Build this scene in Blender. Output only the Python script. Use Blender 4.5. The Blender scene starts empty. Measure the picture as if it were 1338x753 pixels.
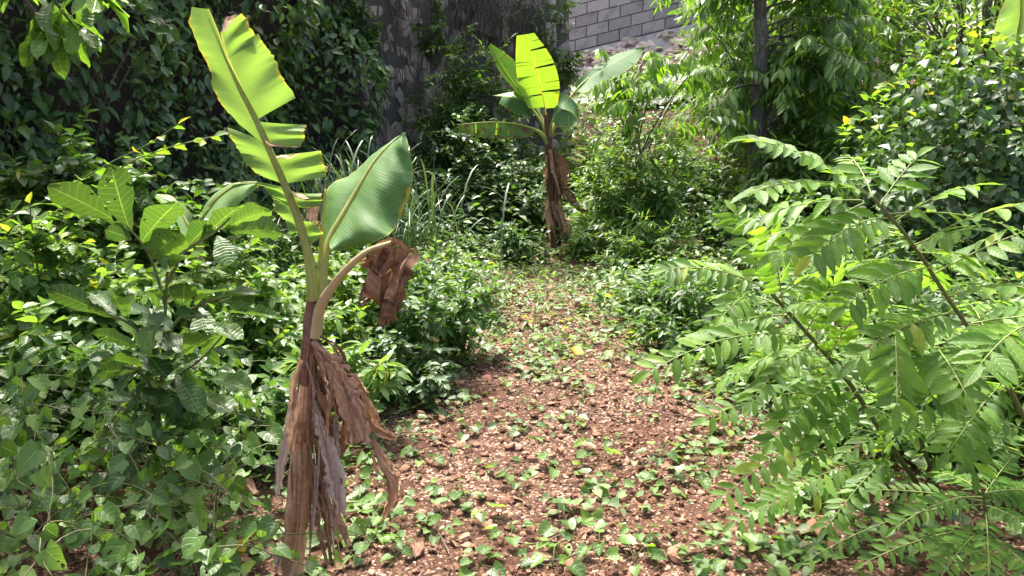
import bpy, math
import numpy as np
from mathutils import Vector, Matrix

# ------------------------------------------------------------------ camera, sky, sun
SC = bpy.context.scene
COL = SC.collection
W0, H0, FPX = 1338.0, 753.0, 1030.0          # photograph size, focal length in its pixels
PITCH = math.radians(15.0)
CAM = np.array([0.0, 0.0, 1.6])
cd = bpy.data.cameras.new('camera'); cam = bpy.data.objects.new('camera', cd); COL.objects.link(cam)
cam.location = CAM; cam.rotation_euler = (math.radians(90) - PITCH, 0, 0)
cd.sensor_width = 36.0; cd.lens = 36.0 * FPX / W0; cd.clip_start = 0.05; cd.clip_end = 400
SC.camera = cam
SUN_EL, SUN_AZ = math.radians(60), math.radians(-20)     # azimuth from +Y, clockwise
world = bpy.data.worlds.new('World'); SC.world = world; world.use_nodes = True
nt = world.node_tree; nt.nodes.clear()
sky = nt.nodes.new('ShaderNodeTexSky'); sky.sky_type = 'NISHITA'; sky.sun_disc = False
sky.sun_elevation = SUN_EL; sky.sun_rotation = SUN_AZ; sky.dust_density = 7.0; sky.air_density = 0.7; sky.ozone_density = 0.6
bg = nt.nodes.new('ShaderNodeBackground'); bg.inputs['Strength'].default_value = 0.15
wo = nt.nodes.new('ShaderNodeOutputWorld')
nt.links.new(sky.outputs[0], bg.inputs[0]); nt.links.new(bg.outputs[0], wo.inputs[0])
sl = bpy.data.lights.new('sun', 'SUN'); so = bpy.data.objects.new('sun', sl); COL.objects.link(so)
sl.energy = 3.1; sl.angle = math.radians(4.0); sl.color = (1.0, 0.96, 0.88)
sv = Vector((math.sin(SUN_AZ) * math.cos(SUN_EL), math.cos(SUN_AZ) * math.cos(SUN_EL), math.sin(SUN_EL)))
so.rotation_euler = sv.to_track_quat('Z', 'Y').to_euler(); so.location = (0, 0, 30)
SC.view_settings.view_transform = 'Standard'; SC.view_settings.look = 'None'
SC.view_settings.exposure = 1.88; SC.view_settings.gamma = 1.0
SC.cycles.max_bounces = 8; SC.cycles.transparent_max_bounces = 8
SC.cycles.diffuse_bounces = 4; SC.cycles.glossy_bounces = 2; SC.cycles.transmission_bounces = 4
SC.cycles.sample_clamp_indirect = 6

rng = np.random.default_rng(11)
U = rng.uniform

# ------------------------------------------------------------------ pixels to places
_f = np.array([0, math.cos(PITCH), -math.sin(PITCH)]); _u = np.array([0, math.sin(PITCH), math.cos(PITCH)])
def ray(px, py):
    return _f + (px - W0 / 2) / FPX * np.array([1.0, 0, 0]) - (py - H0 / 2) / FPX * _u
def PY(px, py, y):                      # the point of that pixel's ray at world distance y
    d = ray(px, py); return CAM + d * (y / d[1])
def PYS(lst, y):                        # many; y may be a list
    ys = y if hasattr(y, '__len__') else [y] * len(lst)
    return np.array([PY(a, b, c) for (a, b), c in zip(lst, ys)])
def project(P):
    P = np.atleast_2d(P) - CAM
    z = P @ _f; return np.stack([W0 / 2 + FPX * P[:, 0] / z, H0 / 2 - FPX * (P @ _u) / z, z], 1)
def sstep(a, b, x):
    t = np.clip((x - a) / (b - a), 0, 1); return t * t * (3 - 2 * t)
PATH_Y = [1.0, 2.4, 3.6, 4.35, 5.1, 6.65, 7.6]
PATH_L = [-.62, -.58, -.36, -.12, -.05, 0.1, .25]
PATH_R = [1.0, .98, .92, .72, .45, .45, .42]
def path_d(x, y):                       # signed distance-like value: <0 inside the bare path
    l = np.interp(y, PATH_Y, PATH_L); r = np.interp(y, PATH_Y, PATH_R)
    return np.maximum(l - x, x - r) + np.clip(y - 7.3, 0, 9)
def Hs(x, y):
    z = 1.25 * sstep(8.0, 13.5, y) + 0.22 * sstep(-.8, -2.6, x) * sstep(1.0, 2.5, y) + 0.18 * sstep(1.4, 3.2, x)
    return z
def H(x, y):
    x = np.asarray(x, float); y = np.asarray(y, float)
    n = .018 * np.sin(3.1 * x + 1.3 * y) * np.sin(2.3 * y - 1.1 * x + 1) + .010 * np.sin(8.3 * x + 3 * np.sin(4.1 * y)) * np.sin(7.7 * y + 2 * np.sin(5 * x))
    n = n + .005 * np.sin(23 * x + 2 * np.sin(17 * y)) * np.sin(21 * y + 3 * np.sin(13 * x))
    return Hs(x, y) + n
def G(px, py):
    d = ray(px, py); t = 0.5
    for i in range(4000):
        p = CAM + d * t
        if p[2] < H(p[0], p[1]): return p
        t += 0.01
    return p
def N3(v):
    v = np.asarray(v, float); return v / (np.linalg.norm(v, axis=-1, keepdims=True) + 1e-9)

# ------------------------------------------------------------------ mesh helpers (all quads)
WL = {}
def wloc(o):
    return WL.get(o.name, np.zeros(3)) if o is not None else np.zeros(3)
def mesh(name, V, Q, mat, uv=None, rnd=None, smooth=True):
    V = np.asarray(V, np.float32); Q = np.asarray(Q, np.int32)
    me = bpy.data.meshes.new(name); n = len(V); m = len(Q)
    me.vertices.add(n); me.vertices.foreach_set('co', V.ravel())
    me.loops.add(m * 4); me.loops.foreach_set('vertex_index', Q.ravel())
    me.polygons.add(m); me.polygons.foreach_set('loop_start', np.arange(0, m * 4, 4, dtype=np.int32))
    me.polygons.foreach_set('use_smooth', np.full(m, smooth))
    if uv is not None:
        l = me.uv_layers.new(name='UVMap'); l.data.foreach_set('uv', np.asarray(uv, np.float32)[Q.ravel()].ravel())
    a = me.attributes.new('rnd', 'FLOAT', 'POINT')
    a.data.foreach_set('value', np.zeros(n, np.float32) if rnd is None else np.asarray(rnd, np.float32))
    me.update(calc_edges=True)
    if mat is not None: me.materials.append(mat)
    return me
class Acc:
    def __init__(s): s.V = []; s.Q = []; s.U = []; s.R = []; s.n = 0
    def add(s, V, Q, uv=None, r=0.0):
        V = np.asarray(V, float); s.V.append(V); s.Q.append(np.asarray(Q) + s.n)
        s.U.append(np.zeros((len(V), 2)) if uv is None else uv)
        s.R.append(np.full(len(V), r) if np.isscalar(r) else np.asarray(r)); s.n += len(V)
    def build(s, name, mat, parent=None, kind=None, smooth=True, loc=None):
        if not s.V: return None
        off = wloc(parent) if loc is None else np.asarray(loc)
        me = mesh(name, np.concatenate(s.V) - off, np.concatenate(s.Q), mat, np.concatenate(s.U), np.concatenate(s.R), smooth)
        o = bpy.data.objects.new(name, me); COL.objects.link(o)
        if parent is not None: o.parent = parent
        elif loc is not None: o.location = loc
        WL[o.name] = off
        if kind: o['kind'] = kind
        return o
def tag(o, label, cat, group=None):
    o['label'] = label; o['category'] = cat
    if group: o['group'] = group
    return o
def thing(name, loc, label, cat, group=None):
    o = bpy.data.objects.new(name, None); COL.objects.link(o); o.location = loc; o.empty_display_size = .1
    WL[o.name] = np.asarray(loc, float); return tag(o, label, cat, group)
def gridq(nr, nc):
    i = np.arange(nr - 1)[:, None] * nc + np.arange(nc - 1)[None]; i = i.ravel()
    return np.stack([i, i + 1, i + nc + 1, i + nc], 1)
def tube(pts, rad, sides=6, flat=1.0):
    pts = np.asarray(pts, float); n = len(pts); rad = np.broadcast_to(np.asarray(rad, float), (n,))
    T = N3(np.gradient(pts, axis=0)); ref = np.array([0.31, 0.2, 0.9]) if abs(T[0][2]) < .9 else np.array([1.0, .1, 0])
    A = N3(np.cross(T, ref)); B = np.cross(T, A)
    th = np.linspace(0, 2 * math.pi, sides, endpoint=False)
    V = pts[:, None] + rad[:, None, None] * (np.cos(th)[None, :, None] * A[:, None] + flat * np.sin(th)[None, :, None] * B[:, None])
    L = np.concatenate([[0], np.cumsum(np.linalg.norm(np.diff(pts, axis=0), axis=1))])
    uv = np.stack(np.broadcast_arrays(th[None] / 6.283, L[:, None]), -1).reshape(-1, 2)
    Q = []
    for i in range(n - 1):
        for j in range(sides):
            k = (j + 1) % sides; Q.append((i * sides + j, i * sides + k, (i + 1) * sides + k, (i + 1) * sides + j))
    return V.reshape(-1, 3), np.array(Q), uv
def bez(a, b, c, n=8):
    t = np.linspace(0, 1, n)[:, None]; return (1 - t) ** 2 * a + 2 * t * (1 - t) * b + t * t * c
def smoothline(P, n=24):
    P = np.asarray(P, float); k = len(P)
    s = np.concatenate([[0], np.cumsum(np.linalg.norm(np.diff(P, axis=0), axis=1))]); s /= s[-1]
    t = np.linspace(0, 1, n); m = np.gradient(P, s, axis=0)
    i = np.clip(np.searchsorted(s, t) - 1, 0, k - 2); h = (s[i + 1] - s[i])[:, None]; u = ((t - s[i]) / h[:, 0])[:, None]
    return (2*u**3 - 3*u**2 + 1) * P[i] + (u**3 - 2*u**2 + u) * h * m[i] + (-2*u**3 + 3*u**2) * P[i+1] + (u**3 - u**2) * h * m[i+1]

# ------------------------------------------------------------------ materials
def newmat(name):
    m = bpy.data.materials.new(name); m.use_nodes = True; t = m.node_tree; t.nodes.clear()
    o = t.nodes.new('ShaderNodeOutputMaterial'); return m, t, o
class NT:
    def __init__(s, t): s.t = t
    def n(s, typ, ins=None, **kw):
        x = s.t.nodes.new(typ)
        for k, v in kw.items(): setattr(x, k, v)
        for k, v in (ins or {}).items():
            if hasattr(v, 'bl_idname') and 'Socket' in v.bl_idname: s.t.links.new(v, x.inputs[k])
            else: x.inputs[k].default_value = v
        return x
    def math(s, op, a, b=0.0, clamp=False):
        x = s.t.nodes.new('ShaderNodeMath'); x.operation = op; x.use_clamp = clamp
        for i, v in enumerate((a, b)):
            if hasattr(v, 'bl_idname'): s.t.links.new(v, x.inputs[i])
            else: x.inputs[i].default_value = v
        return x.outputs[0]
    def mix(s, f, a, b, blend='MIX'):
        x = s.t.nodes.new('ShaderNodeMix'); x.data_type = 'RGBA'; x.blend_type = blend
        for i, v in ((0, f), (6, a), (7, b)):
            if hasattr(v, 'bl_idname'): s.t.links.new(v, x.inputs[i])
            else: x.inputs[i].default_value = v if i == 0 else (*v, 1)[:4]
        return x.outputs[2]
    def ramp(s, f, stops, interp='LINEAR'):
        x = s.t.nodes.new('ShaderNodeValToRGB'); s.t.links.new(f, x.inputs[0]); e = x.color_ramp; e.interpolation = interp
        while len(e.elements) < len(stops): e.elements.new(.5)
        for q, (p, c) in zip(e.elements, stops): q.position = p; q.color = (*c, 1)
        return x.outputs[0]
    def rnd(s):
        a = s.n('ShaderNodeAttribute', attribute_name='rnd'); o = s.n('ShaderNodeObjectInfo')
        return s.math('FRACT', s.math('ADD', a.outputs['Fac'], o.outputs['Random']))
def leaf_mat(name, stops, trans=.38, rough=.38, nv=7, slant=1.2, vein=.5, tcol=(1.65, 1.65, .6), holes=False, midrib=(.25, .38, .12), spec=.5):
    m, t, out = newmat(name); k = NT(t)
    r = k.rnd(); col = k.ramp(r, stops)
    uv = k.n('ShaderNodeUVMap'); sp = k.n('ShaderNodeSeparateXYZ', {0: uv.outputs[0]})
    a = k.math('ABSOLUTE', k.math('SUBTRACT', sp.outputs[0], .5))
    lat = k.math('SINE', k.math('MULTIPLY', k.math('SUBTRACT', k.math('MULTIPLY', sp.outputs[1], float(nv)), k.math('MULTIPLY', a, slant * 2)), 6.283))
    latm = k.math('POWER', k.math('MAXIMUM', lat, 0.0), 5.0)
    mid = k.math('SUBTRACT', 1.0, k.math('MULTIPLY', a, 28.0), clamp=True)
    ge = k.n('ShaderNodeNewGeometry')
    nz = k.n('ShaderNodeTexNoise', {'Vector': ge.outputs['Position'], 'Scale': 45.0, 'Detail': 3.0})
    col = k.mix(k.math('MULTIPLY', k.math('SUBTRACT', nz.outputs[0], .42, ), 1.2, clamp=True), col, (.09, .10, .02))
    col = k.mix(k.math('MULTIPLY', latm, .22 * vein), col, midrib)
    col = k.mix(k.math('MULTIPLY', mid, .6), col, midrib)
    h = k.math('SUBTRACT', k.math('MULTIPLY', nz.outputs[0], .3), k.math('ADD', k.math('MULTIPLY', latm, vein), mid))
    bp = k.n('ShaderNodeBump', {'Height': h, 'Strength': .35, 'Distance': .004})
    pb = k.n('ShaderNodeBsdfPrincipled', {'Base Color': col, 'Roughness': rough, 'Normal': bp.outputs[0], 'Specular IOR Level': spec})
    tc = k.n('ShaderNodeMix', {6: col, 7: (*tcol, 1), 0: 1.0}, data_type='RGBA', blend_type='MULTIPLY')
    tr = k.n('ShaderNodeBsdfTranslucent', {'Color': tc.outputs[2], 'Normal': bp.outputs[0]})
    ms = k.n('ShaderNodeMixShader', {0: trans, 1: pb.outputs[0], 2: tr.outputs[0]})
    if holes:
        vz = k.n('ShaderNodeTexNoise', {'Vector': ge.outputs['Position'], 'Scale': 38.0, 'Detail': 1.0})
        hm = k.math('GREATER_THAN', vz.outputs[0], .70)
        tp = k.n('ShaderNodeBsdfTransparent'); ms = k.n('ShaderNodeMixShader', {0: hm, 1: ms.outputs[0], 2: tp.outputs[0]})
    t.links.new(ms.outputs[0], out.inputs[0]); return m
def g3(d, m, l): return [(0.0, d), (.55, m), (1.0, l)]
DG = (.030, .078, .018); MG = (.060, .145, .026); LG = (.085, .19, .032); YG = (.17, .28, .03)
M = {}
M['ivy'] = leaf_mat('ivy_leaf', [(0, (.038, .090, .032)), (.5, (.075, .155, .052)), (.85, (.11, .21, .06)), (1, (.19, .30, .06))], trans=.25, rough=.30)
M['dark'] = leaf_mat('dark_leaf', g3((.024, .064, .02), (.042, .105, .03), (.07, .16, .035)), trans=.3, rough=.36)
M['mid'] = leaf_mat('green_leaf', g3(DG, MG, (.11, .23, .034)), trans=.42, rough=.36)
M['bright'] = leaf_mat('bright_leaf', [(0, (.07, .15, .034)), (.5, (.125, .235, .052)), (.95, (.18, .31, .06)), (1, (.34, .32, .05))], trans=.46, rough=.30)
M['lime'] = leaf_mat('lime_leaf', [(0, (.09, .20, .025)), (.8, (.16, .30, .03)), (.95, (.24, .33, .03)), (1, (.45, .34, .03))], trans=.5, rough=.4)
M['heart'] = leaf_mat('heart_leaf', [(0, (.03, .08, .02)), (.4, (.075, .16, .034)), (.75, (.125, .24, .046)), (1, (.20, .32, .055))], trans=.45, rough=.4, nv=4, slant=1.5, holes=True)
M['big'] = leaf_mat('sapling_leaf', g3((.036, .088, .026), (.06, .13, .032), (.10, .19, .042)), trans=.4, rough=.36, nv=11, slant=1.0, vein=.8, holes=True)
M['pinn'] = leaf_mat('pinnate_leaflet', [(0, (.07, .16, .030)), (.5, (.12, .25, .042)), (.97, (.18, .33, .05)), (1, (.28, .34, .05))], trans=.52, rough=.45, nv=7, slant=1.4, spec=.35)
M['pale'] = leaf_mat('pale_leaf', g3((.06, .12, .035), (.10, .19, .05), (.16, .26, .07)), trans=.35, rough=.5)
M['droop'] = leaf_mat('drooping_leaf', g3((.045, .11, .022), (.085, .19, .03), (.15, .28, .032)), trans=.46, rough=.34, nv=10, slant=1.0, vein=.9)
M['grass'] = leaf_mat('grass_blade', g3((.06, .12, .06), (.10, .17, .09), (.17, .25, .14)), trans=.2, rough=.35, nv=1, vein=0)
M['yellow'] = leaf_mat('yellow_leaf', g3((.55, .40, .03), (.65, .50, .05), (.60, .36, .04)), trans=.3, rough=.5, nv=5)

def banana_mat(name, c1, c2, trans, rough, freq=190.0, edge=True, tcol=(1.5, 1.5, .5), spot=.0, spec=.45):
    m, t, out = newmat(name); k = NT(t)
    uv = k.n('ShaderNodeUVMap'); sp = k.n('ShaderNodeSeparateXYZ', {0: uv.outputs[0]})
    ge = k.n('ShaderNodeNewGeometry')
    nz = k.n('ShaderNodeTexNoise', {'Vector': ge.outputs['Position'], 'Scale': 14.0, 'Detail': 4.0})
    comb = k.n('ShaderNodeCombineXYZ', {0: k.math('MULTIPLY', sp.outputs[0], 1.2), 1: k.math('MULTIPLY', sp.outputs[1], freq * .28)})
    st = k.n('ShaderNodeTexNoise', {'Vector': comb.outputs[0], 'Scale': 1.0, 'Detail': 3.0, 'Roughness': .7})
    fine = k.math('SINE', k.math('MULTIPLY', sp.outputs[1], freq * 6.283))
    col = k.mix(k.math('MULTIPLY', k.math('SUBTRACT', st.outputs[0], .3), 2.2, clamp=True), c1, c2)
    col = k.mix(k.math('MULTIPLY', k.math('MAXIMUM', fine, 0.0), .10), col, tuple(min(1, c * 1.9) for c in c2))
    col = k.mix(k.math('MULTIPLY', k.math('SUBTRACT', nz.outputs[0], .45), .9, clamp=True), col, (c2[0] * 1.35, c2[1] * 1.1, c2[2]))
    col = k.mix(k.math('MULTIPLY', k.math('SUBTRACT', .07, sp.outputs[0]), 26.0, clamp=True), col, tuple(min(.6, c * q) for c, q in zip(c2, (2.2, 1.5, 1.6))))
    if edge:
        e = k.math('MULTIPLY', k.math('SUBTRACT', k.math('ADD', sp.outputs[0], k.math('MULTIPLY', nz.outputs[0], .30)), 1.10), 14.0, clamp=True)
        col = k.mix(e, col, (.42, .33, .05))
        e2 = k.math('MULTIPLY', k.math('SUBTRACT', k.math('ADD', sp.outputs[0], k.math('MULTIPLY', nz.outputs[0], .30)), 1.155), 30.0, clamp=True)
        col = k.mix(e2, col, (.16, .07, .03))
    if spot > 0:
        s2 = k.n('ShaderNodeTexNoise', {'Vector': ge.outputs['Position'], 'Scale': 22.0, 'Detail': 4.0})
        col = k.mix(k.math('MULTIPLY', k.math('SUBTRACT', s2.outputs[0], 1 - spot), 14.0, clamp=True), col, (.13, .055, .02))
    h = k.math('ADD', k.math('MULTIPLY', fine, .14), k.math('MULTIPLY', st.outputs[0], 1.3))
    bp = k.n('ShaderNodeBump', {'Height': h, 'Strength': .22, 'Distance': .003})
    pb = k.n('ShaderNodeBsdfPrincipled', {'Base Color': col, 'Roughness': rough, 'Normal': bp.outputs[0], 'Specular IOR Level': spec})
    tc = k.n('ShaderNodeMix', {6: col, 7: (*tcol, 1), 0: 1.0}, data_type='RGBA', blend_type='MULTIPLY')
    tr = k.n('ShaderNodeBsdfTranslucent', {'Color': tc.outputs[2], 'Normal': bp.outputs[0]})
    ms = k.n('ShaderNodeMixShader', {0: trans, 1: pb.outputs[0], 2: tr.outputs[0]})
    t.links.new(ms.outputs[0], out.inputs[0]); return m
M['ban_y'] = banana_mat('banana_blade_old', (.14, .245, .065), (.18, .285, .08), .44, .6, tcol=(1.25, 1.3, .6))
M['ban_g'] = banana_mat('banana_blade_green', (.045, .12, .03), (.10, .20, .052), .25, .6, freq=120, spec=.3)
M['ban_l'] = banana_mat('banana_blade_young', (.16, .30, .03), (.22, .36, .04), .6, .4, freq=90)
M['ban_d'] = banana_mat('banana_blade_dark', (.045, .115, .04), (.08, .17, .055), .28, .62, freq=60, spec=.2)
M['ban_p'] = banana_mat('banana_blade_pale', (.14, .25, .09), (.20, .32, .13), .4, .5, freq=60)
M['ban_s'] = banana_mat('banana_blade_scorched', (.05, .12, .02), (.16, .26, .03), .45, .4, freq=60, spot=.46)

def streak_mat(name, stops, su=4.0, sv=3.0, rough=.75, trans=0.0, bump=.6, scale3=60.0, slit=0.0):
    m, t, out = newmat(name); k = NT(t)
    uv = k.n('ShaderNodeUVMap'); sp = k.n('ShaderNodeSeparateXYZ', {0: uv.outputs[0]}); r = k.rnd()
    cb = k.n('ShaderNodeCombineXYZ', {0: k.math('MULTIPLY', sp.outputs[0], su * 6.0), 1: k.math('MULTIPLY', sp.outputs[1], sv), 2: k.math('MULTIPLY', r, 17.0)})
    nz = k.n('ShaderNodeTexNoise', {'Vector': cb.outputs[0], 'Scale': 1.0, 'Detail': 5.0, 'Roughness': .65})
    ge = k.n('ShaderNodeNewGeometry')
    n2 = k.n('ShaderNodeTexNoise', {'Vector': ge.outputs['Position'], 'Scale': scale3, 'Detail': 4.0})
    f = k.math('ADD', k.math('MULTIPLY', k.math('SUBTRACT', nz.outputs[0], .5), 1.5), k.math('ADD', k.math('MULTIPLY', k.math('SUBTRACT', n2.outputs[0], .5), .7), k.math('ADD', k.math('MULTIPLY', k.math('SUBTRACT', r, .5), .35), .5)), clamp=True)
    col = k.ramp(f, stops)
    bp = k.n('ShaderNodeBump', {'Height': k.math('ADD', nz.outputs[0], k.math('MULTIPLY', n2.outputs[0], .4)), 'Strength': bump, 'Distance': .008})
    pb = k.n('ShaderNodeBsdfPrincipled', {'Base Color': col, 'Roughness': rough, 'Normal': bp.outputs[0], 'Specular IOR Level': .35})
    last = pb
    if trans > 0:
        tr = k.n('ShaderNodeBsdfTranslucent', {'Color': col}); last = k.n('ShaderNodeMixShader', {0: trans, 1: pb.outputs[0], 2: tr.outputs[0]})
    if slit > 0:                                    # splits between the fibres
        c2_ = k.n('ShaderNodeCombineXYZ', {0: k.math('MULTIPLY', sp.outputs[0], 11.0), 1: k.math('MULTIPLY', sp.outputs[1], 5.5), 2: k.math('MULTIPLY', r, 31.0)})
        n3 = k.n('ShaderNodeTexNoise', {'Vector': c2_.outputs[0], 'Scale': 1.0, 'Detail': 2.0})
        ed = k.math('ABSOLUTE', k.math('SUBTRACT', sp.outputs[0], .5))
        tp = k.n('ShaderNodeBsdfTransparent'); hm = k.math('GREATER_THAN', k.math('ADD', n3.outputs[0], k.math('MULTIPLY', k.math('MULTIPLY', ed, ed), .35)), 1 - slit)
        last = k.n('ShaderNodeMixShader', {0: hm, 1: last.outputs[0], 2: tp.outputs[0]})
    t.links.new(last.outputs[0], out.inputs[0]); return m
M['dry'] = streak_mat('dry_banana_leaf', [(0, (.12, .055, .028)), (.4, (.33, .19, .105)), (.75, (.52, .34, .22)), (1, (.70, .54, .41))], 3, 2, .7, .22, slit=.36)
M['drygrey'] = streak_mat('dry_grey_leaf', [(0, (.16, .10, .07)), (.4, (.38, .28, .22)), (1, (.62, .53, .46))], 3, 2, .7, .12, slit=.34)
M['drybrown'] = streak_mat('dry_brown_leaf', [(0, (.06, .028, .014)), (.5, (.19, .098, .05)), (1, (.38, .215, .12))], 3, 3, .75, .15, slit=.34)
M['pseudo'] = streak_mat('pseudostem_skin', [(0, (.13, .05, .022)), (.35, (.34, .18, .09)), (.65, (.55, .35, .21)), (1, (.76, .61, .49))], 5, 1.0, .5, 0)
M['pseudo_top'] = streak_mat('pseudostem_top', [(0, (.03, .012, .012)), (.5, (.10, .04, .03)), (1, (.25, .15, .09))], 4, 3, .5, 0)
M['petiole'] = streak_mat('petiole_skin', [(0, (.20, .23, .05)), (.5, (.36, .40, .12)), (1, (.50, .47, .18))], 2, 2, .4, .45, .2)
M['petiole_dry'] = streak_mat('dry_petiole', [(0, (.20, .14, .06)), (.5, (.38, .30, .14)), (1, (.45, .38, .20))], 2, 4, .5, .1, .2)
M['rib'] = streak_mat('blade_midrib', [(0, (.45, .46, .08)), (1, (.65, .62, .16))], 2, 2, .5, .6, .1)
M['stem'] = streak_mat('green_stem', [(0, (.05, .055, .02)), (.5, (.11, .12, .045)), (1, (.20, .19, .09))], 2, 8, .55, 0, .3)
M['rachis'] = streak_mat('leaf_rachis', [(0, (.13, .18, .04)), (.5, (.22, .28, .07)), (1, (.32, .34, .12))], 2, 8, .5, 0, .2)
M['twig'] = streak_mat('twig_bark', [(0, (.035, .024, .016)), (.5, (.11, .08, .058)), (1, (.26, .21, .17))], 2, 10, .85, 0, .6)
M['bark'] = streak_mat('tree_bark', [(0, (.03, .024, .022)), (.5, (.10, .085, .078)), (1, (.22, .19, .175))], 3, 4, .9, 0, 1.0, 40)
M['root'] = streak_mat('hanging_root', [(0, (.04, .028, .021)), (.5, (.13, .095, .072)), (1, (.28, .22, .17))], 2, 5, .9, 0, .8)
M['litter'] = streak_mat('leaf_litter', [(0, (.05, .025, .014)), (.5, (.19, .105, .06)), (1, (.40, .28, .19))], 3, 5, .75, .12)

def rock_mat(name, stops, scale=18.0, rough=.9, moss=0.0):
    m, t, out = newmat(name); k = NT(t); r = k.rnd(); ge = k.n('ShaderNodeNewGeometry')
    nz = k.n('ShaderNodeTexNoise', {'Vector': ge.outputs['Position'], 'Scale': scale, 'Detail': 6.0, 'Roughness': .7})
    f = k.math('ADD', k.math('MULTIPLY', r, .62), k.math('MULTIPLY', nz.outputs[0], .45), clamp=True)
    col = k.ramp(f, stops)
    if moss > 0:
        n2 = k.n('ShaderNodeTexNoise', {'Vector': ge.outputs['Position'], 'Scale': 5.0, 'Detail': 6.0})
        col = k.mix(k.math('MULTIPLY', k.math('SUBTRACT', n2.outputs[0], .5), 4 * moss, clamp=True), col, (.05, .05, .04))
    bp = k.n('ShaderNodeBump', {'Height': nz.outputs[0], 'Strength': .7, 'Distance': .012})
    pb = k.n('ShaderNodeBsdfPrincipled', {'Base Color': col, 'Roughness': rough, 'Normal': bp.outputs[0], 'Specular IOR Level': .25})
    t.links.new(pb.outputs[0], out.inputs[0]); return m
M['gravel'] = rock_mat('gravel_stone', [(0, (.08, .034, .020)), (.45, (.165, .082, .05)), (.8, (.32, .19, .125)), (1, (.60, .45, .36))], 60)
M['wallstone'] = rock_mat('wall_stone', [(0, (.20, .16, .135)), (.4, (.40, .33, .28)), (.8, (.56, .48, .42)), (1, (.56, .42, .29))], 16, moss=.6)
M['rubble'] = rock_mat('rubble_stone', [(0, (.22, .165, .13)), (.5, (.42, .34, .28)), (1, (.64, .57, .50))], 12)
M['block'] = rock_mat('concrete_block', [(0, (.23, .215, .205)), (.5, (.36, .335, .315)), (1, (.50, .46, .42))], 26, moss=.45)
M['mortar'] = rock_mat('wall_mortar', [(0, (.08, .074, .07)), (1, (.20, .185, .17))], 20)
M['wallback'] = rock_mat('wall_core', [(0, (.035, .028, .024)), (1, (.10, .08, .07))], 14)  # core tone kept dark to stand in for shade between the vine leaves
M['metal'] = rock_mat('grey_sheet', [(0, (.20, .18, .18)), (1, (.36, .33, .32))], 9)
def ground_mat():
    m, t, out = newmat('soil'); k = NT(t); ge = k.n('ShaderNodeNewGeometry'); P = ge.outputs['Position']
    big = k.n('ShaderNodeTexNoise', {'Vector': P, 'Scale': 2.3, 'Detail': 5.0, 'Roughness': .65})
    fine = k.n('ShaderNodeTexNoise', {'Vector': P, 'Scale': 55.0, 'Detail': 5.0, 'Roughness': .8})
    vo = k.n('ShaderNodeTexVoronoi', {'Vector': P, 'Scale': 95.0, 'Randomness': 1.0})
    soil = k.ramp(fine.outputs[0], [(.3, (.032, .014, .009)), (.5, (.075, .036, .022)), (.72, (.15, .08, .052))])
    sh = k.n('ShaderNodeSeparateColor', {0: vo.outputs['Color']})
    grit = k.ramp(sh.outputs[0], [(0, (.12, .066, .045)), (.6, (.30, .19, .13)), (1, (.50, .37, .29))])
    msk = k.math('MULTIPLY', k.math('SUBTRACT', k.math('ADD', k.math('MULTIPLY', big.outputs[0], 1.5), sh.outputs[1]), 1.38), 5.0, clamp=True)
    col = k.mix(msk, soil, grit)
    hh = k.math('ADD', fine.outputs[0], k.math('MULTIPLY', k.math('MULTIPLY', k.math('SUBTRACT', .6, vo.outputs[0]), msk), 1.0))
    bp = k.n('ShaderNodeBump', {'Height': hh, 'Strength': .9, 'Distance': .012})
    pb = k.n('ShaderNodeBsdfPrincipled', {'Base Color': col, 'Roughness': .95, 'Normal': bp.outputs[0], 'Specular IOR Level': .2})
    t.links.new(pb.outputs[0], out.inputs[0]); return m
M['soil'] = ground_mat()

# ------------------------------------------------------------------ leaf templates (length along +Y, face +Z)
def tpl(prof, rows=6, cols=3, fold=.18, droop=.15, wave=0.0, ratio=.5, twist=0.0):
    ts = np.linspace(0, 1, rows); w = np.interp(ts, [p[0] for p in prof], [p[1] for p in prof]) * ratio * .5
    base = np.interp(ts, [p[0] for p in prof], [p[2] if len(p) > 2 else p[0] for p in prof])
    ss = np.linspace(-1, 1, cols); V = []; uv = []
    for i, tt in enumerate(ts):
        for s in ss:
            x = s * w[i]; y = tt + (base[i] - tt) * abs(s)
            z = fold * abs(x) * 1.6 - droop * tt * tt + wave * abs(s) * math.sin(tt * 17 + s * 3) * .05 + twist * x * tt
            V.append((x, y, z)); uv.append((.5 + .5 * s, tt))
    return np.array(V), gridq(rows, cols), np.array(uv)
OV = [(0, .04), (.12, .6), (.35, 1), (.6, .85), (.85, .4), (1, .02)]
LA = [(0, .06), (.2, .65), (.45, 1), (.7, .75), (.9, .3), (1, .01)]
OB = [(0, .1), (.2, .45), (.5, .85), (.72, 1), (.9, .7), (1, .08)]
HE = [(0, .30, -.06), (.167, .90, -.10), (.333, 1.0, .20), (.5, .92, .45), (.667, .68, .66), (.833, .36, .84), (1, .01, 1)]
GR = [(0, 1), (.6, .8), (1, .02)]
T = {}
def variants(key, prof, ratio, lo=(4, 3), hi=(8, 5), fold=(.1, .35), droop=(.05, .35), wave=0.3, n=4):
    T[key] = [tpl(prof, lo[0], lo[1], U(*fold), U(*droop), 0, ratio) for i in range(n)]
    T[key + '_hi'] = [tpl(prof, hi[0], hi[1], U(*fold), U(*droop), wave, ratio, U(-.5, .5)) for i in range(n)]
variants('ovate', OV, .55); variants('round', OV, .72); variants('lance', LA, .34, droop=(.1, .5)); variants('narrow', LA, .22)
variants('obov', OB, .46, hi=(9, 5), wave=.9); variants('heart', HE, .95, lo=(7, 3), hi=(7, 5), wave=.5); variants('leaflet', LA, .38, droop=(.05, .25))
variants('small', OV, .5, lo=(3, 3))
MESHC = {}
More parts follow.
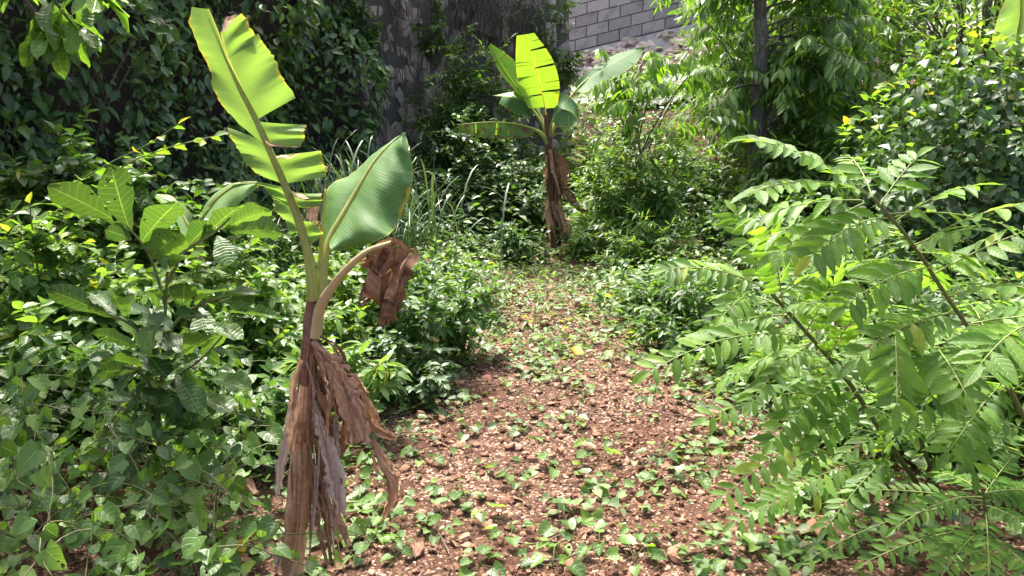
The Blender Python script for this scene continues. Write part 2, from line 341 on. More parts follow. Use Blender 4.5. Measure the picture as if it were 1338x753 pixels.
def tmesh(key, i, mat):
    k = (key, i, mat.name)
    if k not in MESHC: V, Q, uv = T[key][i]; MESHC[k] = mesh(key.split('_')[0] + '_leaf', V, Q, mat, uv)
    return MESHC[k]
def frames(D, Nn):
    Y = N3(D); Z = Nn - (Nn * Y).sum(-1, keepdims=True) * Y; Z = N3(Z); X = np.cross(Y, Z); return X, Y, Z
class Leaves:
    def __init__(s): s.p = []; s.d = []; s.n = []; s.s = []; s.w = []
    def add(s, p, d, n, size, w=1.0):
        p = np.atleast_2d(p); k = len(p)
        s.p.append(p); s.d.append(np.broadcast_to(d, (k, 3))); s.n.append(np.broadcast_to(n, (k, 3)))
        s.s.append(np.broadcast_to(size, (k,))); s.w.append(np.broadcast_to(w, (k,)))
    def arrays(s): return tuple(np.concatenate(a) for a in (s.p, s.d, s.n, s.s, s.w))
    def emit(s, key, mat, parent, nobj=0, part='leaf', rest='foliage', subparents=None):
        if not s.p: return
        p, d, n, sz, w = s.arrays(); X, Y, Z = frames(d, n); N = len(p)
        idx = np.zeros(N, bool)
        if nobj:
            pr = project(p); vis = (pr[:, 0] > -20) & (pr[:, 0] < W0 + 20) & (pr[:, 1] > -20) & (pr[:, 1] < H0 + 20)
            order = np.argsort(np.where(vis, pr[:, 2] / sz, 1e6)); idx[order[:nobj]] = True
            nv = len(T[key + '_hi'])
            for i in np.nonzero(idx)[0]:
                put_leaf(part, tmesh(key + '_hi', int(rng.integers(nv)), mat), p[i], X[i], Y[i], Z[i], sz[i], w[i], parent)
        r = np.nonzero(~idx)[0]
        if len(r):
            a = Acc(); vi = rng.integers(len(T[key]), size=len(r))
            for v in range(len(T[key])):
                j = r[vi == v]
                if not len(j): continue
                V, Q, uv = T[key][v]; nvt = len(V)
                P = p[j][:, None] + sz[j][:, None, None] * (V[None, :, 0:1] * w[j][:, None, None] * X[j][:, None] + V[None, :, 1:2] * Y[j][:, None] + V[None, :, 2:3] * Z[j][:, None])
                QQ = (Q[None] + (np.arange(len(j)) * nvt)[:, None, None]).reshape(-1, 4)
                a.add(P.reshape(-1, 3), QQ, np.tile(uv, (len(j), 1)), np.repeat(U(0, 1, len(j)), nvt))
            return a.build(rest, mat, parent, kind='stuff')
def put_leaf(part, me, p, X, Y, Z, sz, w, parent):
    o = bpy.data.objects.new(part, me); COL.objects.link(o); off = wloc(parent)
    if parent is not None: o.parent = parent
    q = p - off
    o.matrix_basis = Matrix(((X[0]*sz*w, Y[0]*sz, Z[0]*sz, q[0]), (X[1]*sz*w, Y[1]*sz, Z[1]*sz, q[1]), (X[2]*sz*w, Y[2]*sz, Z[2]*sz, q[2]), (0, 0, 0, 1)))
    return o
def copy_tree(o, parent=None):
    c = o.copy(); COL.objects.link(c)
    if parent is not None: c.parent = parent
    for ch in o.children: copy_tree(ch, c)
    return c
def jit(n, s): return rng.normal(0, s, (n, 3))

#@@SETTING
# ------------------------------------------------------------------ ground
def axis(lo, f0, f1, hi, fine, coarse):
    a = [f0]; s = fine
    while a[-1] > lo: s = min(s * 1.25, coarse); a.append(a[-1] - s)
    b = list(np.arange(f0, f1, fine)); s = fine; c = [f1]
    while c[-1] < hi: s = min(s * 1.25, coarse); c.append(c[-1] + s)
    return np.array(a[:0:-1] + b + c)
xs = axis(-60, -2.6, 2.8, 60, .035, 3); ys = axis(-30, 1.4, 7.8, 90, .035, 3)
gx, gy = np.meshgrid(xs, ys); gz = H(gx, gy)
V = np.stack([gx, gy, gz], -1).reshape(-1, 3)
a = Acc(); a.add(V, gridq(len(ys), len(xs))); ground = a.build('ground', M['soil']); ground['kind'] = 'structure'
ground['label'] = 'reddish brown gravelly soil rising towards the walls'

def rock(seed, sub=3, rough=.25, sq=(1, 1, .7)):
    r = np.random.default_rng(seed); n = sub + 1; V = {}; vs = []; Q = []
    g = np.linspace(-1, 1, n)
    def vid(p):
        k = tuple(np.round(p, 5))
        if k not in V: V[k] = len(vs); vs.append(p)
        return V[k]
    for ax in range(3):
        for s in (-1, 1):
            for i in range(sub):
                for j in range(sub):
                    c = []
                    for (di, dj) in ((0, 0), (1, 0), (1, 1), (0, 1)):
                        p = np.zeros(3); p[ax] = s; p[(ax + 1) % 3] = g[i + di]; p[(ax + 2) % 3] = g[j + dj]; c.append(vid(p))
                    Q.append(c if s > 0 else c[::-1])
    P = np.array(vs); P = P / np.linalg.norm(P, axis=1, keepdims=True) ** .75
    P = P * (1 + r.normal(0, rough * .5, (len(P), 1))) + r.normal(0, rough * .2, P.shape)
    for q in range(4):                                   # chop facets
        nn = N3(r.normal(size=3)); d = P @ nn; c = U(.55, .85); P = P - np.clip(d - c, 0, 9)[:, None] * nn
    return P * np.array(sq), np.array(Q), np.zeros((len(P), 2))
ROCKV = [rock(100 + i, 2, .22) for i in range(10)]
ROCKM = [mesh('stone', *[ROCKV[i][0], ROCKV[i][1]], M['gravel'], ROCKV[i][2], smooth=False) for i in range(10)]
def rand_basis():
    q = rng.normal(size=(3, 3)); q, _ = np.linalg.qr(q); return q
def put_rock(name, me, p, s, parent, tilt=True):
    o = bpy.data.objects.new(name, me); COL.objects.link(o); o.parent = parent; q = p - wloc(parent)
    o.location = q; o.rotation_euler = (U(-.4, .4), U(-.4, .4), U(0, 6.28)); o.scale = (s * U(.7, 1.2), s * U(.7, 1.2), s * U(.6, 1)); return o
# loose stones of the path: the 300 largest singly, the rest as gravel
k = 0
while k < 300:
    y = U(2.0, 6.5) if U() < .35 else U(2.0, 4.2); x = U(-1, 1.6)
    if path_d(x, y) > .1 and U() > .08: continue
    s = .014 + .022 * U() ** 2.5 + (.02 if U() < .03 else 0)
    put_rock('stone', ROCKM[k % 10], np.array([x, y, float(H(x, y)) + s * .25]), s, ground); k += 1
ng = 40000
y = 1.9 + 5.3 * U(0, 1, ng) ** 1.5; x = U(-1.4, 1.9, ng); dn = path_d(x, y)
patch = .5 + .5 * np.sin(2.1 * x + 1.7 * y + 2 * np.sin(1.3 * y)) * np.sin(3.2 * x - 1.1 * y)
keep = (U(0, 1, ng) < np.clip(1 - dn * 3.0, .10, 1) * (.05 + .75 * patch ** 2)); x = x[keep]; y = y[keep]; n = len(x)
s = .0035 + .0115 * U(0, 1, n) ** 2.2
CV = np.array([(i, j, k2) for i in (-1, 1) for j in (-1, 1) for k2 in (-1, 1)], float)
CQ = np.array([(0, 1, 3, 2), (4, 6, 7, 5), (0, 4, 5, 1), (2, 3, 7, 6), (0, 2, 6, 4), (1, 5, 7, 3)])
B = np.linalg.qr(rng.normal(size=(n, 3, 3)))[0]
P = (CV[None] * (1 + rng.normal(0, .28, (n, 8, 3)))) * np.stack([U(.7, 1.2, n), U(.6, 1, n), U(.45, .8, n)], 1)[:, None] * .75
P = np.einsum('nvk,nkl->nvl', P, B) * s[:, None, None] + np.stack([x, y, H(x, y) + s * .2], 1)[:, None]
a = Acc(); a.add(P.reshape(-1, 3), (CQ[None] + (np.arange(n) * 8)[:, None, None]).reshape(-1, 4), None, np.repeat(U(0, 1, n), 8))
a.build('gravel', M['gravel'], ground, kind='stuff', smooth=False)

# ------------------------------------------------------------------ walls
def wall_frame(A, Bp):
    A = np.array(A, float); Bp = np.array(Bp, float); d = Bp - A; L = np.linalg.norm(d); d /= L
    return A, np.array([d[0], d[1], 0]), np.array([d[1], -d[0], 0]), L     # origin, along, outward (towards camera side), length
def wall_slab(name, A, Bp, z0, z1, th, mat, parent):
    A, d, o, L = wall_frame(A, Bp); n1 = max(2, int(L / .25)); n2 = max(2, int((z1 - z0) / .25)); acc = Acc()
    g = np.zeros((n2 + 1, n1 + 1, 3)); u = np.linspace(0, L, n1 + 1); v = np.linspace(z0, z1, n2 + 1)
    P = np.array([A[0], A[1], 0]) + u[None, :, None] * d + v[:, None, None] * np.array([0, 0, 1.])
    f = P + o * rng.normal(0, .012, (n2 + 1, n1 + 1, 1)); bk = P - o * th
    acc.add(f.reshape(-1, 3), gridq(n2 + 1, n1 + 1)); acc.add(bk.reshape(-1, 3), gridq(n2 + 1, n1 + 1))
    for e in (np.stack([f[-1], bk[-1]]), np.stack([f[0], bk[0]])): acc.add(e.reshape(-1, 3), gridq(2, n1 + 1))
    for e in (np.stack([f[:, 0], bk[:, 0]]), np.stack([f[:, -1], bk[:, -1]])): acc.add(e.reshape(-1, 3), gridq(2, n2 + 1))
    return acc.build(name, mat, parent)
WA, WB, WC = (-4.9, 2.6), (-1.75, 9.1), (0.72, 10.5)
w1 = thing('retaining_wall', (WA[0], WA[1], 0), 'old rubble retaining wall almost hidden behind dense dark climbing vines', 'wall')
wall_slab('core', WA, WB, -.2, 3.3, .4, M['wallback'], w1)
w2 = thing('stone_wall', (WB[0], WB[1], 0), 'bare pinkish grey stone wall streaked with hanging roots', 'wall')
wall_slab('core', WB, WC, -.2, 3.3, .4, M['mortar'], w2)
A_, d_, o_, L_ = wall_frame(WB, WC)
SLAB = [mesh('stone', *(lambda r: (r[0] * np.array([.5, .22, .5]), r[1]))(rock(300 + i, 3, .34, (1, 1, 1))), M['wallstone'], None, smooth=False) for i in range(8)]
cnt = 0; v = .35
while v < 3.3:
    hgt = U(.12, .30); u = U(-.1, .05)
    while u < L_ and cnt < 299:
        wd = U(.07, .2); c = np.array([A_[0], A_[1], 0]) + d_ * (u + wd / 2) + o_ * (-.01 + U(-.05, .04)) + np.array([0, 0, v + hgt / 2 + U(-.09, .09)])
        o = bpy.data.objects.new('stone', SLAB[cnt % 8]); COL.objects.link(o); o.parent = w2
        o.location = c - wloc(w2); o.rotation_euler = (U(-.2, .2), U(-.5, .5), math.atan2(d_[1], d_[0])); o.scale = (wd * U(.8, 1.35), U(.16, .30), hgt * U(.8, 1.6)); cnt += 1; u += wd
    v += hgt * .92
# concrete block wall, courses climbing to the right
BA, BB = (0.2, 15.35), (9.8, 12.9)
A_, d_, o_, L_ = wall_frame(BA, BB)
bw = thing('block_wall', (BA[0], BA[1], 2), 'weathered grey concrete block wall with sloping courses above rubble', 'wall')
SH = .22                                              # rise per metre along the wall
def bwp(u, v, w): return np.array([A_[0], A_[1], 1.84]) + d_ * u + o_ * w + np.array([0, 0, v + SH * u])
acc = Acc()
nu = 24; uu = np.linspace(-.6, L_, nu)
for (v0, v1, off) in ((-.9, 2.6, -.012),):
    P = np.array([[bwp(u, vv, off) for u in uu] for vv in (v0, v1)]); acc.add(P.reshape(-1, 3), gridq(2, nu))
    P2 = np.array([[bwp(u, vv, -.2) for u in uu] for vv in (v0, v1)]); acc.add(P2.reshape(-1, 3), gridq(2, nu))
    acc.add(np.stack([P[1], P2[1]]).reshape(-1, 3), gridq(2, nu)); acc.add(np.stack([P[:, 0], P2[:, 0]]).reshape(-1, 3), gridq(2, 2))
acc.build('mortar_core', M['mortar'], bw)
def block_mesh(i):
    r = np.random.default_rng(i); V = []
    n1, n2 = 5, 3; b = .006
    for (ins, dep) in ((0, -.05), (0, .010), (b, .016)):
        for vv in np.linspace(ins, .186 - ins, n2):
            for u in np.linspace(ins, .386 - ins, n1): V.append(d_ * u + o_ * (dep + r.normal(0, .0015)) + np.array([0, 0, vv + SH * u + r.normal(0, .0015)]))
    V = np.array(V); L = n1 * n2; Q = list(gridq(n2, n1) + 2 * L)
    ring = [j for j in range(n1)] + [i2 * n1 + n1 - 1 for i2 in range(1, n2)] + [(n2 - 1) * n1 + j for j in range(n1 - 2, -1, -1)] + [i2 * n1 for i2 in range(n2 - 2, 0, -1)]
    for l in range(2):
        for j in range(len(ring)):
            p, q = ring[j], ring[(j + 1) % len(ring)]; Q.append((l * L + p, l * L + q, (l + 1) * L + q, (l + 1) * L + p))
    return mesh('block', V, np.array(Q), M['block'], None, smooth=False)
BM = [block_mesh(i) for i in range(4)]; cnt = 0
for row in range(12):
    u = -.6 + (.2 if row % 2 else 0)
    while u < 8.6 and cnt < 300:
        if not (row == 6 and abs(u - 1.35) < .2):
            o = bpy.data.objects.new('block', BM[cnt % 4]); COL.objects.link(o); o.parent = bw
            p = bwp(u, row * .2 - .0, U(-.004, .004)); o.location = p - wloc(bw); cnt += 1
        u += .4
# rubble under the block wall
rb = thing('rubble_bank', (2.5, 13.6, 1.6), 'loose pale limestone rubble heaped at the foot of the block wall', 'rubble')
RUB = [mesh('stone', *(lambda r: (r[0], r[1]))(rock(500 + i, 3, .36)), M['rubble'], None, smooth=False) for i in range(8)]
for i in range(290):
    u = U(-.2, 6.5); w = .12 + 1.5 * U() ** 1.4; s = U(.07, .20)
    p = bwp(u, 0, w); zt = 1.84 + SH * u - .12 - w * .42
    put_rock('stone', RUB[i % 8], np.array([p[0], p[1], zt + U(-.05, .1)]), s, rb)
acc = Acc(); P = np.array([[bwp(u, -.02, .05) if w == 0 else np.array([*bwp(u, 0, w)[:2], 1.70 + SH * u - w * .42]) for u in np.linspace(-.6, 8.4, 20)] for w in (0, .4, .8, 1.2, 1.7, 2.6)])
acc.add(P.reshape(-1, 3), gridq(6, 20)); acc.build('bank', M['block'], rb)
# corroded mesh panel caught on the stone wall
c = PYS([(626, -12), (661, -8), (664, 30), (655, 50), (640, 52), (618, 40)], [9.75, 9.9, 9.9, 9.85, 9.8, 9.72])
pt = thing('mesh_panel', c[4], 'grey sheet with chain link mesh caught on the stone wall among dry vines', 'panel')
acc = Acc(); Lp = np.array([PY(626 - 8 * t, -12 + 52 * t, 9.75) for t in np.linspace(0, 1, 6)]); Rp = np.array([PY(661 - 5 * t * t, -8 + 60 * t, 9.9) for t in np.linspace(0, 1, 6)])
g = np.stack([Lp * (1 - s) + Rp * s + np.array([0, -.04 * math.sin(3.14 * s), 0]) for s in np.linspace(0, 1, 6)], 1)
acc.add(g.reshape(-1, 3), gridq(6, 6)); acc.add((g + np.array([0, .02, 0])).reshape(-1, 3), gridq(6, 6)); acc.build('sheet', M['metal'], pt)
acc = Acc()
for i in range(-8, 14):
    for sg in (1, -1):
        s0 = i / 13 if sg > 0 else (i + 3) / 13; seg = []
        for tt in np.linspace(0, 1, 8):
            s = s0 + sg * tt * .55
            if 0 <= s <= 1:
                a0 = np.array([np.interp(tt, np.linspace(0, 1, 6), Lp[:, q]) for q in range(3)]); b0 = np.array([np.interp(tt, np.linspace(0, 1, 6), Rp[:, q]) for q in range(3)])
                seg.append(a0 * (1 - s) + b0 * s + np.array([0, -.055 - .04 * math.sin(3.14 * s), 0]))
        if len(seg) > 1: acc.add(*tube(np.array(seg), .0035, 4))
acc.build('wire_mesh', M['twig'], pt)

#@@PLANTS
# ------------------------------------------------------------------ plant builders
def leaves_on_twig(LV, tw, nl, size, up=.9, spread=.9, droop=.0, tipleaf=True, w=1.0, tilt=(0, 0, 0)):
    n = len(tw); Tn = N3(np.gradient(tw, axis=0)); ph = U(0, 6)
    for i in range(nl):
        t = (i + .6) / nl; q = t * (n - 1); i0 = min(int(q), n - 2); p = tw[i0] + (tw[i0 + 1] - tw[i0]) * (q - i0); tg = Tn[i0]
        s = N3(np.cross(tg, np.array([0, 0, 1.]) + rng.normal(0, .25, 3))) * (1 if i % 2 else -1)
        d = tg * U(.3, .7) + s * spread * U(.7, 1.2) + np.array([0, 0, -droop + U(-.25, .2)])
        nn = np.array([0, 0, up]) + np.array(tilt) + rng.normal(0, .33, 3) - .15 * d
        LV.add(p, d, nn, size * U(.6, 1.15) * (1 - .25 * t), w)
    if tipleaf: LV.add(tw[-1], Tn[-1] + np.array([0, 0, -droop * .5]), np.array([0, 0, up]) + rng.normal(0, .3, 3), size * .8, w)
def bush(name, label, cat, cx, cy, rx, ry, h, key, mat, size, nst=14, ntw=7, nlf=7, nobj=0, group=None, droop=.15, stem_r=.006, z0=None, lowfill=.35, lean=(0, 0), stemmat='stem', up=.9):
    zb = float(H(cx, cy)) if z0 is None else z0; base = np.array([cx, cy, zb]); t = thing(name, base, label, cat, group)
    st = Acc(); LV = Leaves()
    for i in range(nst):
        a = U(0, 6.283); rr = math.sqrt(U(.02, 1)); zz = h * (1 - .55 * rr ** 2) * U(.75, 1.05)
        if U() < lowfill: zz *= U(.35, .75); rr = U(.6, 1.05)
        end = base + np.array([rx * rr * math.cos(a) + lean[0] * zz, ry * rr * math.sin(a) + lean[1] * zz, zz])
        b0 = base + np.array([rx * .25 * rr * math.cos(a), ry * .25 * rr * math.sin(a), -.02])
        c = (b0 + end) / 2 + np.array([0, 0, .22 * zz]) - np.array([rx * math.cos(a), ry * math.sin(a), 0]) * .15
        L = bez(b0, c, end, 9); r0 = stem_r * U(.7, 1.2); st.add(*tube(L, np.linspace(r0, r0 * .35, 9), 5), U())
        leaves_on_twig(LV, L[5:], nlf // 2 + 1, size, droop=droop, up=up)
        for j in range(ntw):
            q = U(.3, 1.0); i0 = min(int(q * 8), 7); p = L[i0] + (L[i0 + 1] - L[i0]) * (q * 8 - i0)
            out = N3(np.array([(p[0] - cx) / rx, (p[1] - cy) / ry, .25]) + rng.normal(0, .6, 3)); ln = U(.14, .34) * (rx + ry + h) / 3
            e = p + out * ln + np.array([0, 0, U(-.1, .15) * ln]); tw = bez(p, (p + e) / 2 + np.array([0, 0, .15 * ln]), e, 5)
            st.add(*tube(tw, np.linspace(r0 * .45, r0 * .2, 5), 3), U()); leaves_on_twig(LV, tw, nlf, size, droop=droop, up=up)
    st.build('stems', M[stemmat], t); LV.emit(key, M[mat], t, nobj); return t
def frond(p0, p1, npair, ll, sag=.12, droop=.25, ang=58, start=.12, up=(0, 0, 1), prof=(.7, 1.0, .75)):
    p0 = np.asarray(p0, float); p1 = np.asarray(p1, float); L = np.linalg.norm(p1 - p0)
    c = (p0 + p1) / 2 + np.array([0, 0, sag * L]); R = bez(p0, c, p1, 12); Tn = N3(np.gradient(R, axis=0)); LV = Leaves(); ca, sa = math.cos(math.radians(ang)), math.sin(math.radians(ang))
    upv = np.asarray(up, float)
    for i in range(npair):
        t = start + (1 - start) * (i + .5) / npair; q = t * 11; i0 = min(int(q), 10); p = R[i0] + (R[i0 + 1] - R[i0]) * (q - i0); tg = Tn[i0]
        S = N3(np.cross(tg, upv)); Nn = N3(np.cross(S, tg))
        sz = ll * np.interp(t, [0, .5, 1], prof)
        for s in (1, -1):
            if U() < .05: continue
            d = ca * tg + s * sa * S + np.array([0, 0, -droop * U(.6, 1.4)]) + rng.normal(0, .07, 3)
            LV.add(p + tg * U(-.1, .1) * ll * .4, d, Nn + .25 * s * S * (-1 if droop < .3 else 1) + rng.normal(0, .2, 3), sz * U(.72, 1.12))
    LV.add(R[-1], Tn[-1] - np.array([0, 0, droop * .5]), np.cross(N3(np.cross(Tn[-1], upv)), Tn[-1]), ll * prof[2])
    return R, LV
def merge(lvs):
    o = Leaves()
    for l in lvs: o.add(*l.arrays())
    return o
def pinnate_plant(t, fr, key, mat, rr=.0025, limit=300, leafname='leaf'):
    """fr: list of (rachis, Leaves). the compound leaves that show largest get their leaflets as sub-parts, the rest are one foliage part"""
    order = sorted(range(len(fr)), key=lambda i: project(fr[i][0])[:, 2].mean()); used = 0; rest = []; ra = Acc()
    for i in order:
        R, LV = fr[i]; n = sum(len(x) for x in LV.p); pr = project(R); vis = ((pr[:, 0] > -30) & (pr[:, 0] < W0 + 30) & (pr[:, 1] < H0 + 30) & (pr[:, 1] > -30)).any()
        if vis and used + n <= limit:
            a = Acc(); a.add(*tube(R, np.linspace(rr, rr * .4, len(R)), 5), U()); lf = a.build(leafname, M['rachis'], t)
            LV.emit(key, M[mat], lf, nobj=n, part='leaflet'); used += n
        else: ra.add(*tube(R, np.linspace(rr, rr * .4, len(R)), 4), U()); rest.append(LV)
    ra.build('rachises', M['rachis'], t, kind='stuff')
    if rest: merge(rest).emit(key, M[mat], t)
def patch(inner, outer, yi, yo, nu=9, nv=14, bulge=0.0, wav=.0, crump=0.0, v0=0.0, edge=0.0):
    """a piece of blade between the midrib line and its outer edge (pixel lines at their own distances)"""
    a = smoothline(PYS(inner, yi), nv); b = smoothline(PYS(outer, yo), nv)
    L = np.concatenate([[0], np.cumsum(np.linalg.norm(np.diff(a, axis=0), axis=1))])
    s = np.linspace(0, 1, nu); g = a[:, None] * (1 - s)[None, :, None] + b[:, None] * s[None, :, None]
    g[:, :, 1] -= bulge * np.sin(s * math.pi)[None]
    ph = U(0, 6); tt = np.linspace(0, 1, nv)
    g[:, :, 1] += wav * s[None] * np.sin(tt[:, None] * 11 + ph + 2 * s[None])
    if edge: g += (edge * rng.normal(size=(nv, 1, 3))) * (s[None, :, None] ** 3)
    if crump:
        for q in range(4):
            kx, ky, p_ = U(2, 9), U(2, 9), U(0, 6); g += (N3(rng.normal(size=3) * np.array([.5, 1, .4])) * crump / (1 + q * .5)) * np.sin(kx * s[None, :, None] + ky * tt[:, None, None] * 1.4 + p_)
    uv = np.stack(np.broadcast_arrays(s[None], (L + v0)[:, None]), -1).reshape(-1, 2)
    return g.reshape(-1, 3), gridq(nv, nu), uv
def ribbon(pts, width, folds=2.0, amp=.3, twist=1.5, crump=.32, nu=13, nv=30, frilled=.2, facing=None):
    """a dry crumpled leaf hanging along pts; width per point in metres"""
    P = smoothline(pts, nv); w = np.interp(np.linspace(0, 1, nv), np.linspace(0, 1, len(width)), width)
    Tn = N3(np.gradient(P, axis=0)); a0 = U(0, 6.28) if facing is None else facing; g = np.zeros((nv, nu, 3)); ph = U(0, 6); s = np.linspace(-1, 1, nu); fr = rng.normal(0, frilled, (nv, 2))
    ref0 = np.array([0.0, 0, 1]); k1, k2 = U(3, 8), U(2, 5)
    for i in range(nv):
        t = i / (nv - 1); S = np.cross(Tn[i], np.array([.05, 1, .1])); S = S / (np.linalg.norm(S) + 1e-6); Nn = np.cross(S, Tn[i])
        an = a0 * .0 + (0 if facing is not None else .5 * math.sin(a0)) + twist * (t - .3) + .3 * math.sin(k2 * t + ph); X = S * math.cos(an) + Nn * math.sin(an); Z = -S * math.sin(an) + Nn * math.cos(an)
        sw = s * (1 + fr[i][0] * (s > 0) + fr[i][1] * (s < 0))
        g[i] = P[i] + w[i] * (.5 * sw[:, None] * X + amp * (np.sin(folds * s * 3 + ph + k1 * .4 * t) + .35 * np.sin(folds * 2.7 * s * 3 + 2 * ph + 5 * t))[:, None] * Z * .5)
    for q in range(3): g += crump * w.mean() * .5 / (q + 1) * N3(rng.normal(size=3)) * np.sin(U(3, 9) * s[None, :, None] + U(5, 16) * np.linspace(0, 1, nv)[:, None, None] + U(0, 6))
    L = np.linspace(0, 1, nv) * np.linalg.norm(np.diff(P, axis=0), axis=1).sum()
    uv = np.stack(np.broadcast_arrays((s[None] + 1) / 2, L[:, None]), -1).reshape(-1, 2)
    return g.reshape(-1, 3), gridq(nv, nu), uv
def one(name, geo, mat, parent, r=None, smooth=True):
    a = Acc(); a.add(*geo, U() if r is None else r); return a.build(name, mat, parent, smooth=smooth)

# ------------------------------------------------------------------ near banana plant
YB = 2.28; base = G(381, 762); YB = float(base[1])
D = lambda px, y=YB: px / FPX * (y * 1.0)             # pixel width to metres at that distance
nb = thing('banana_plant', base, 'tall young banana plant with torn yellow green leaf and shaggy dry skirt beside the path', 'banana plant', 'banana plants')
stem_px = [(380, 775), (385, 715), (391, 640), (396, 570), (401, 505), (405, 450), (409, 410), (411, 385)]
sp_ = smoothline(PYS(stem_px, YB), 30); rad = np.interp(np.linspace(0, 1, 30), [0, .3, .6, .8, 1], [D(16), D(15), D(13), D(10), D(7)])
rad = rad * (1 + .05 * np.sin(np.arange(30) * 1.7))
one('pseudostem', tube(sp_, rad, 16), M['pseudo'], nb)
top = sp_[21:]; one('sheath_top', tube(top, rad[21:] * np.linspace(1.06, 1.5, len(top)), 14), M['pseudo_top'], nb)
for i in range(9):                                     # dry sheath strips lying on the pseudostem
    a0 = U(2.2, 5.8) if i else 4.6; t0 = int(U(0, 8)); t1 = int(U(14, 27)); seg = sp_[t0:t1]; rr = rad[t0:t1] * U(1.04, 1.16); wv = U(.35, .8); n = len(seg)
    th = a0 + np.linspace(-wv, wv, 7)[None] * (1 - .5 * np.linspace(0, 1, n)[:, None] ** 2) + .2 * np.sin(np.linspace(0, 4, n))[:, None]
    g = seg[:, None] + rr[:, None, None] * (1 + .10 * np.sin(th * 5 + i))[..., None] * np.stack([np.cos(th), np.sin(th), np.zeros_like(th)], -1)
    g += np.array([0, -1, 0]) * (.02 * np.linspace(0, 1, n)[:, None, None] ** 4)
    uv = np.stack(np.broadcast_arrays(np.linspace(0, 1, 7)[None], np.linspace(0, 1, n)[:, None]), -1).reshape(-1, 2)
    one('sheath', (g.reshape(-1, 3), gridq(n, 7), uv), M['pseudo'], nb)
# first leaf: tall, torn, yellow green, lit from behind
mid1 = [(411, 392), (404, 335), (391, 288), (373, 242), (356, 203), (337, 160), (312, 111), (298, 78), (287, 46), (273, 12)]
ym = list(np.linspace(YB - .01, YB + .10, 10)); mr = smoothline(PYS(mid1, ym), 40)
lf = one('leaf', tube(mr - np.array([0, .006, 0]), np.interp(np.linspace(0, 1, 40), [0, .2, .6, 1], [D(9), D(6), D(4), D(1.2)]), 8), M['petiole'], nb); lf['label'] = 'tall torn yellow green leaf lit from behind'
y1 = YB + .06
segs = [([(273, 12), (287, 46), (298, 78), (312, 111), (336, 158), (346, 192)], [(250, 9), (249, 24), (256, 54), (273, 96), (289, 135), (310, 163)], .03),
        ([(347, 188), (358, 206), (371, 241)], [(297, 166), (314, 203), (342, 234)], .03),
        ([(373, 246), (379, 258), (386, 272)], [(331, 237), (350, 250), (360, 262)], .03),
        ([(384, 268), (390, 288), (395, 310)], [(353, 258), (368, 286), (386, 304)], .03),
        ([(288, 43), (293, 62), (298, 78)], [(316, 18), (327, 33), (333, 57)], -.05),
        ([(298, 78), (305, 95), (320, 128), (335, 157)], [(338, 45), (349, 62), (370, 100), (385, 129)], -.06),
        ([(337, 159), (342, 172), (349, 190)], [(399, 164), (398, 176), (394, 192)], -.08),
        ([(357, 204), (363, 218), (374, 240)], [(417, 196), (421, 210), (427, 230)], -.08),
        ([(377, 250), (382, 260), (386, 270)], [(419, 255), (420, 262), (415, 271)], -.08),
        ([(392, 288), (396, 300), (398, 316)], [(412, 288), (423, 304), (410, 316)], -.06)]
for i, (a_, b_, dy) in enumerate(segs):
    one('blade_strip', patch(a_, b_, y1, y1 + dy * 1.0, 11, 34, bulge=.012 if dy < 0 else -.012, wav=.012, v0=U(0, 1), edge=.0018), M['ban_y'], lf)
for a_, b_ in (([(289, 42), (291, 34), (295, 22)], [(293, 42), (302, 30), (311, 19)]), ([(347, 182), (352, 186), (358, 188)], [(349, 190), (365, 192), (392, 193)]),
               ([(399, 266), (401, 276), (400, 286)], [(418, 270), (415, 284), (412, 296)]), ([(378, 248), (386, 252), (395, 254)], [(381, 253), (395, 261), (417, 257)]),
               ([(360, 205), (368, 203), (374, 203)], [(362, 207), (378, 207), (398, 200)])):
    one('dry_margin', patch(a_, b_, y1 - .035, y1 - .075, 5, 8, crump=.003), M['dry'], lf)
# second leaf: broad green, arching back
mid2 = [(420, 390), (424, 345), (431, 312), (446, 284), (459, 261), (475, 234), (490, 210), (508, 190), (529, 174)]
ym2 = list(np.linspace(YB, YB + .32, 9)); mr = smoothline(PYS(mid2, ym2), 40)
lf = one('leaf', tube(mr - np.array([0, .004, 0]), np.interp(np.linspace(0, 1, 40), [0, .2, .6, 1], [D(8), D(5.5), D(3), D(1)]), 8), M['petiole'], nb); lf['label'] = 'broad green leaf folded along its ridges'
in2 = mid2[2:]; yi2 = ym2[2:]
V, Q, uv = patch(in2, [(421, 327), (422, 300), (425, 262), (428, 245), (458, 228), (490, 200), (528, 173)], yi2, [y + .09 for y in yi2[:-1]] + [yi2[-1]], 14, 36, bulge=.03, wav=.012, edge=.001)
one('blade', (V, Q, uv), M['ban_g'], lf)
V, Q, uv = patch(in2, [(440, 334), (468, 327), (505, 308), (518, 294), (535, 246), (537, 205), (530, 173)], yi2, [YB - .02, YB - .02, YB + .02, YB + .10, YB + .12, YB + .22, YB + .32], 20, 40, bulge=.05, wav=.03, edge=.001)
ss = V[:, 0] * 13 + V[:, 2] * 11; V[:, 1] += (.055 * np.abs(((ss * .62 + .3) % 2) - 1) + .018 * np.abs(((ss * 2.1) % 2) - 1)) * uv[:, 0] * (1 - uv[:, 0] * .3)
one('blade', (V, Q, uv), M['ban_g'], lf)
one('rolled_leaf', tube(smoothline(PYS([(416, 392), (419, 340), (422, 290), (425, 247)], YB + .03), 14), np.linspace(D(5), D(1.2), 14), 8), M['petiole'], nb)
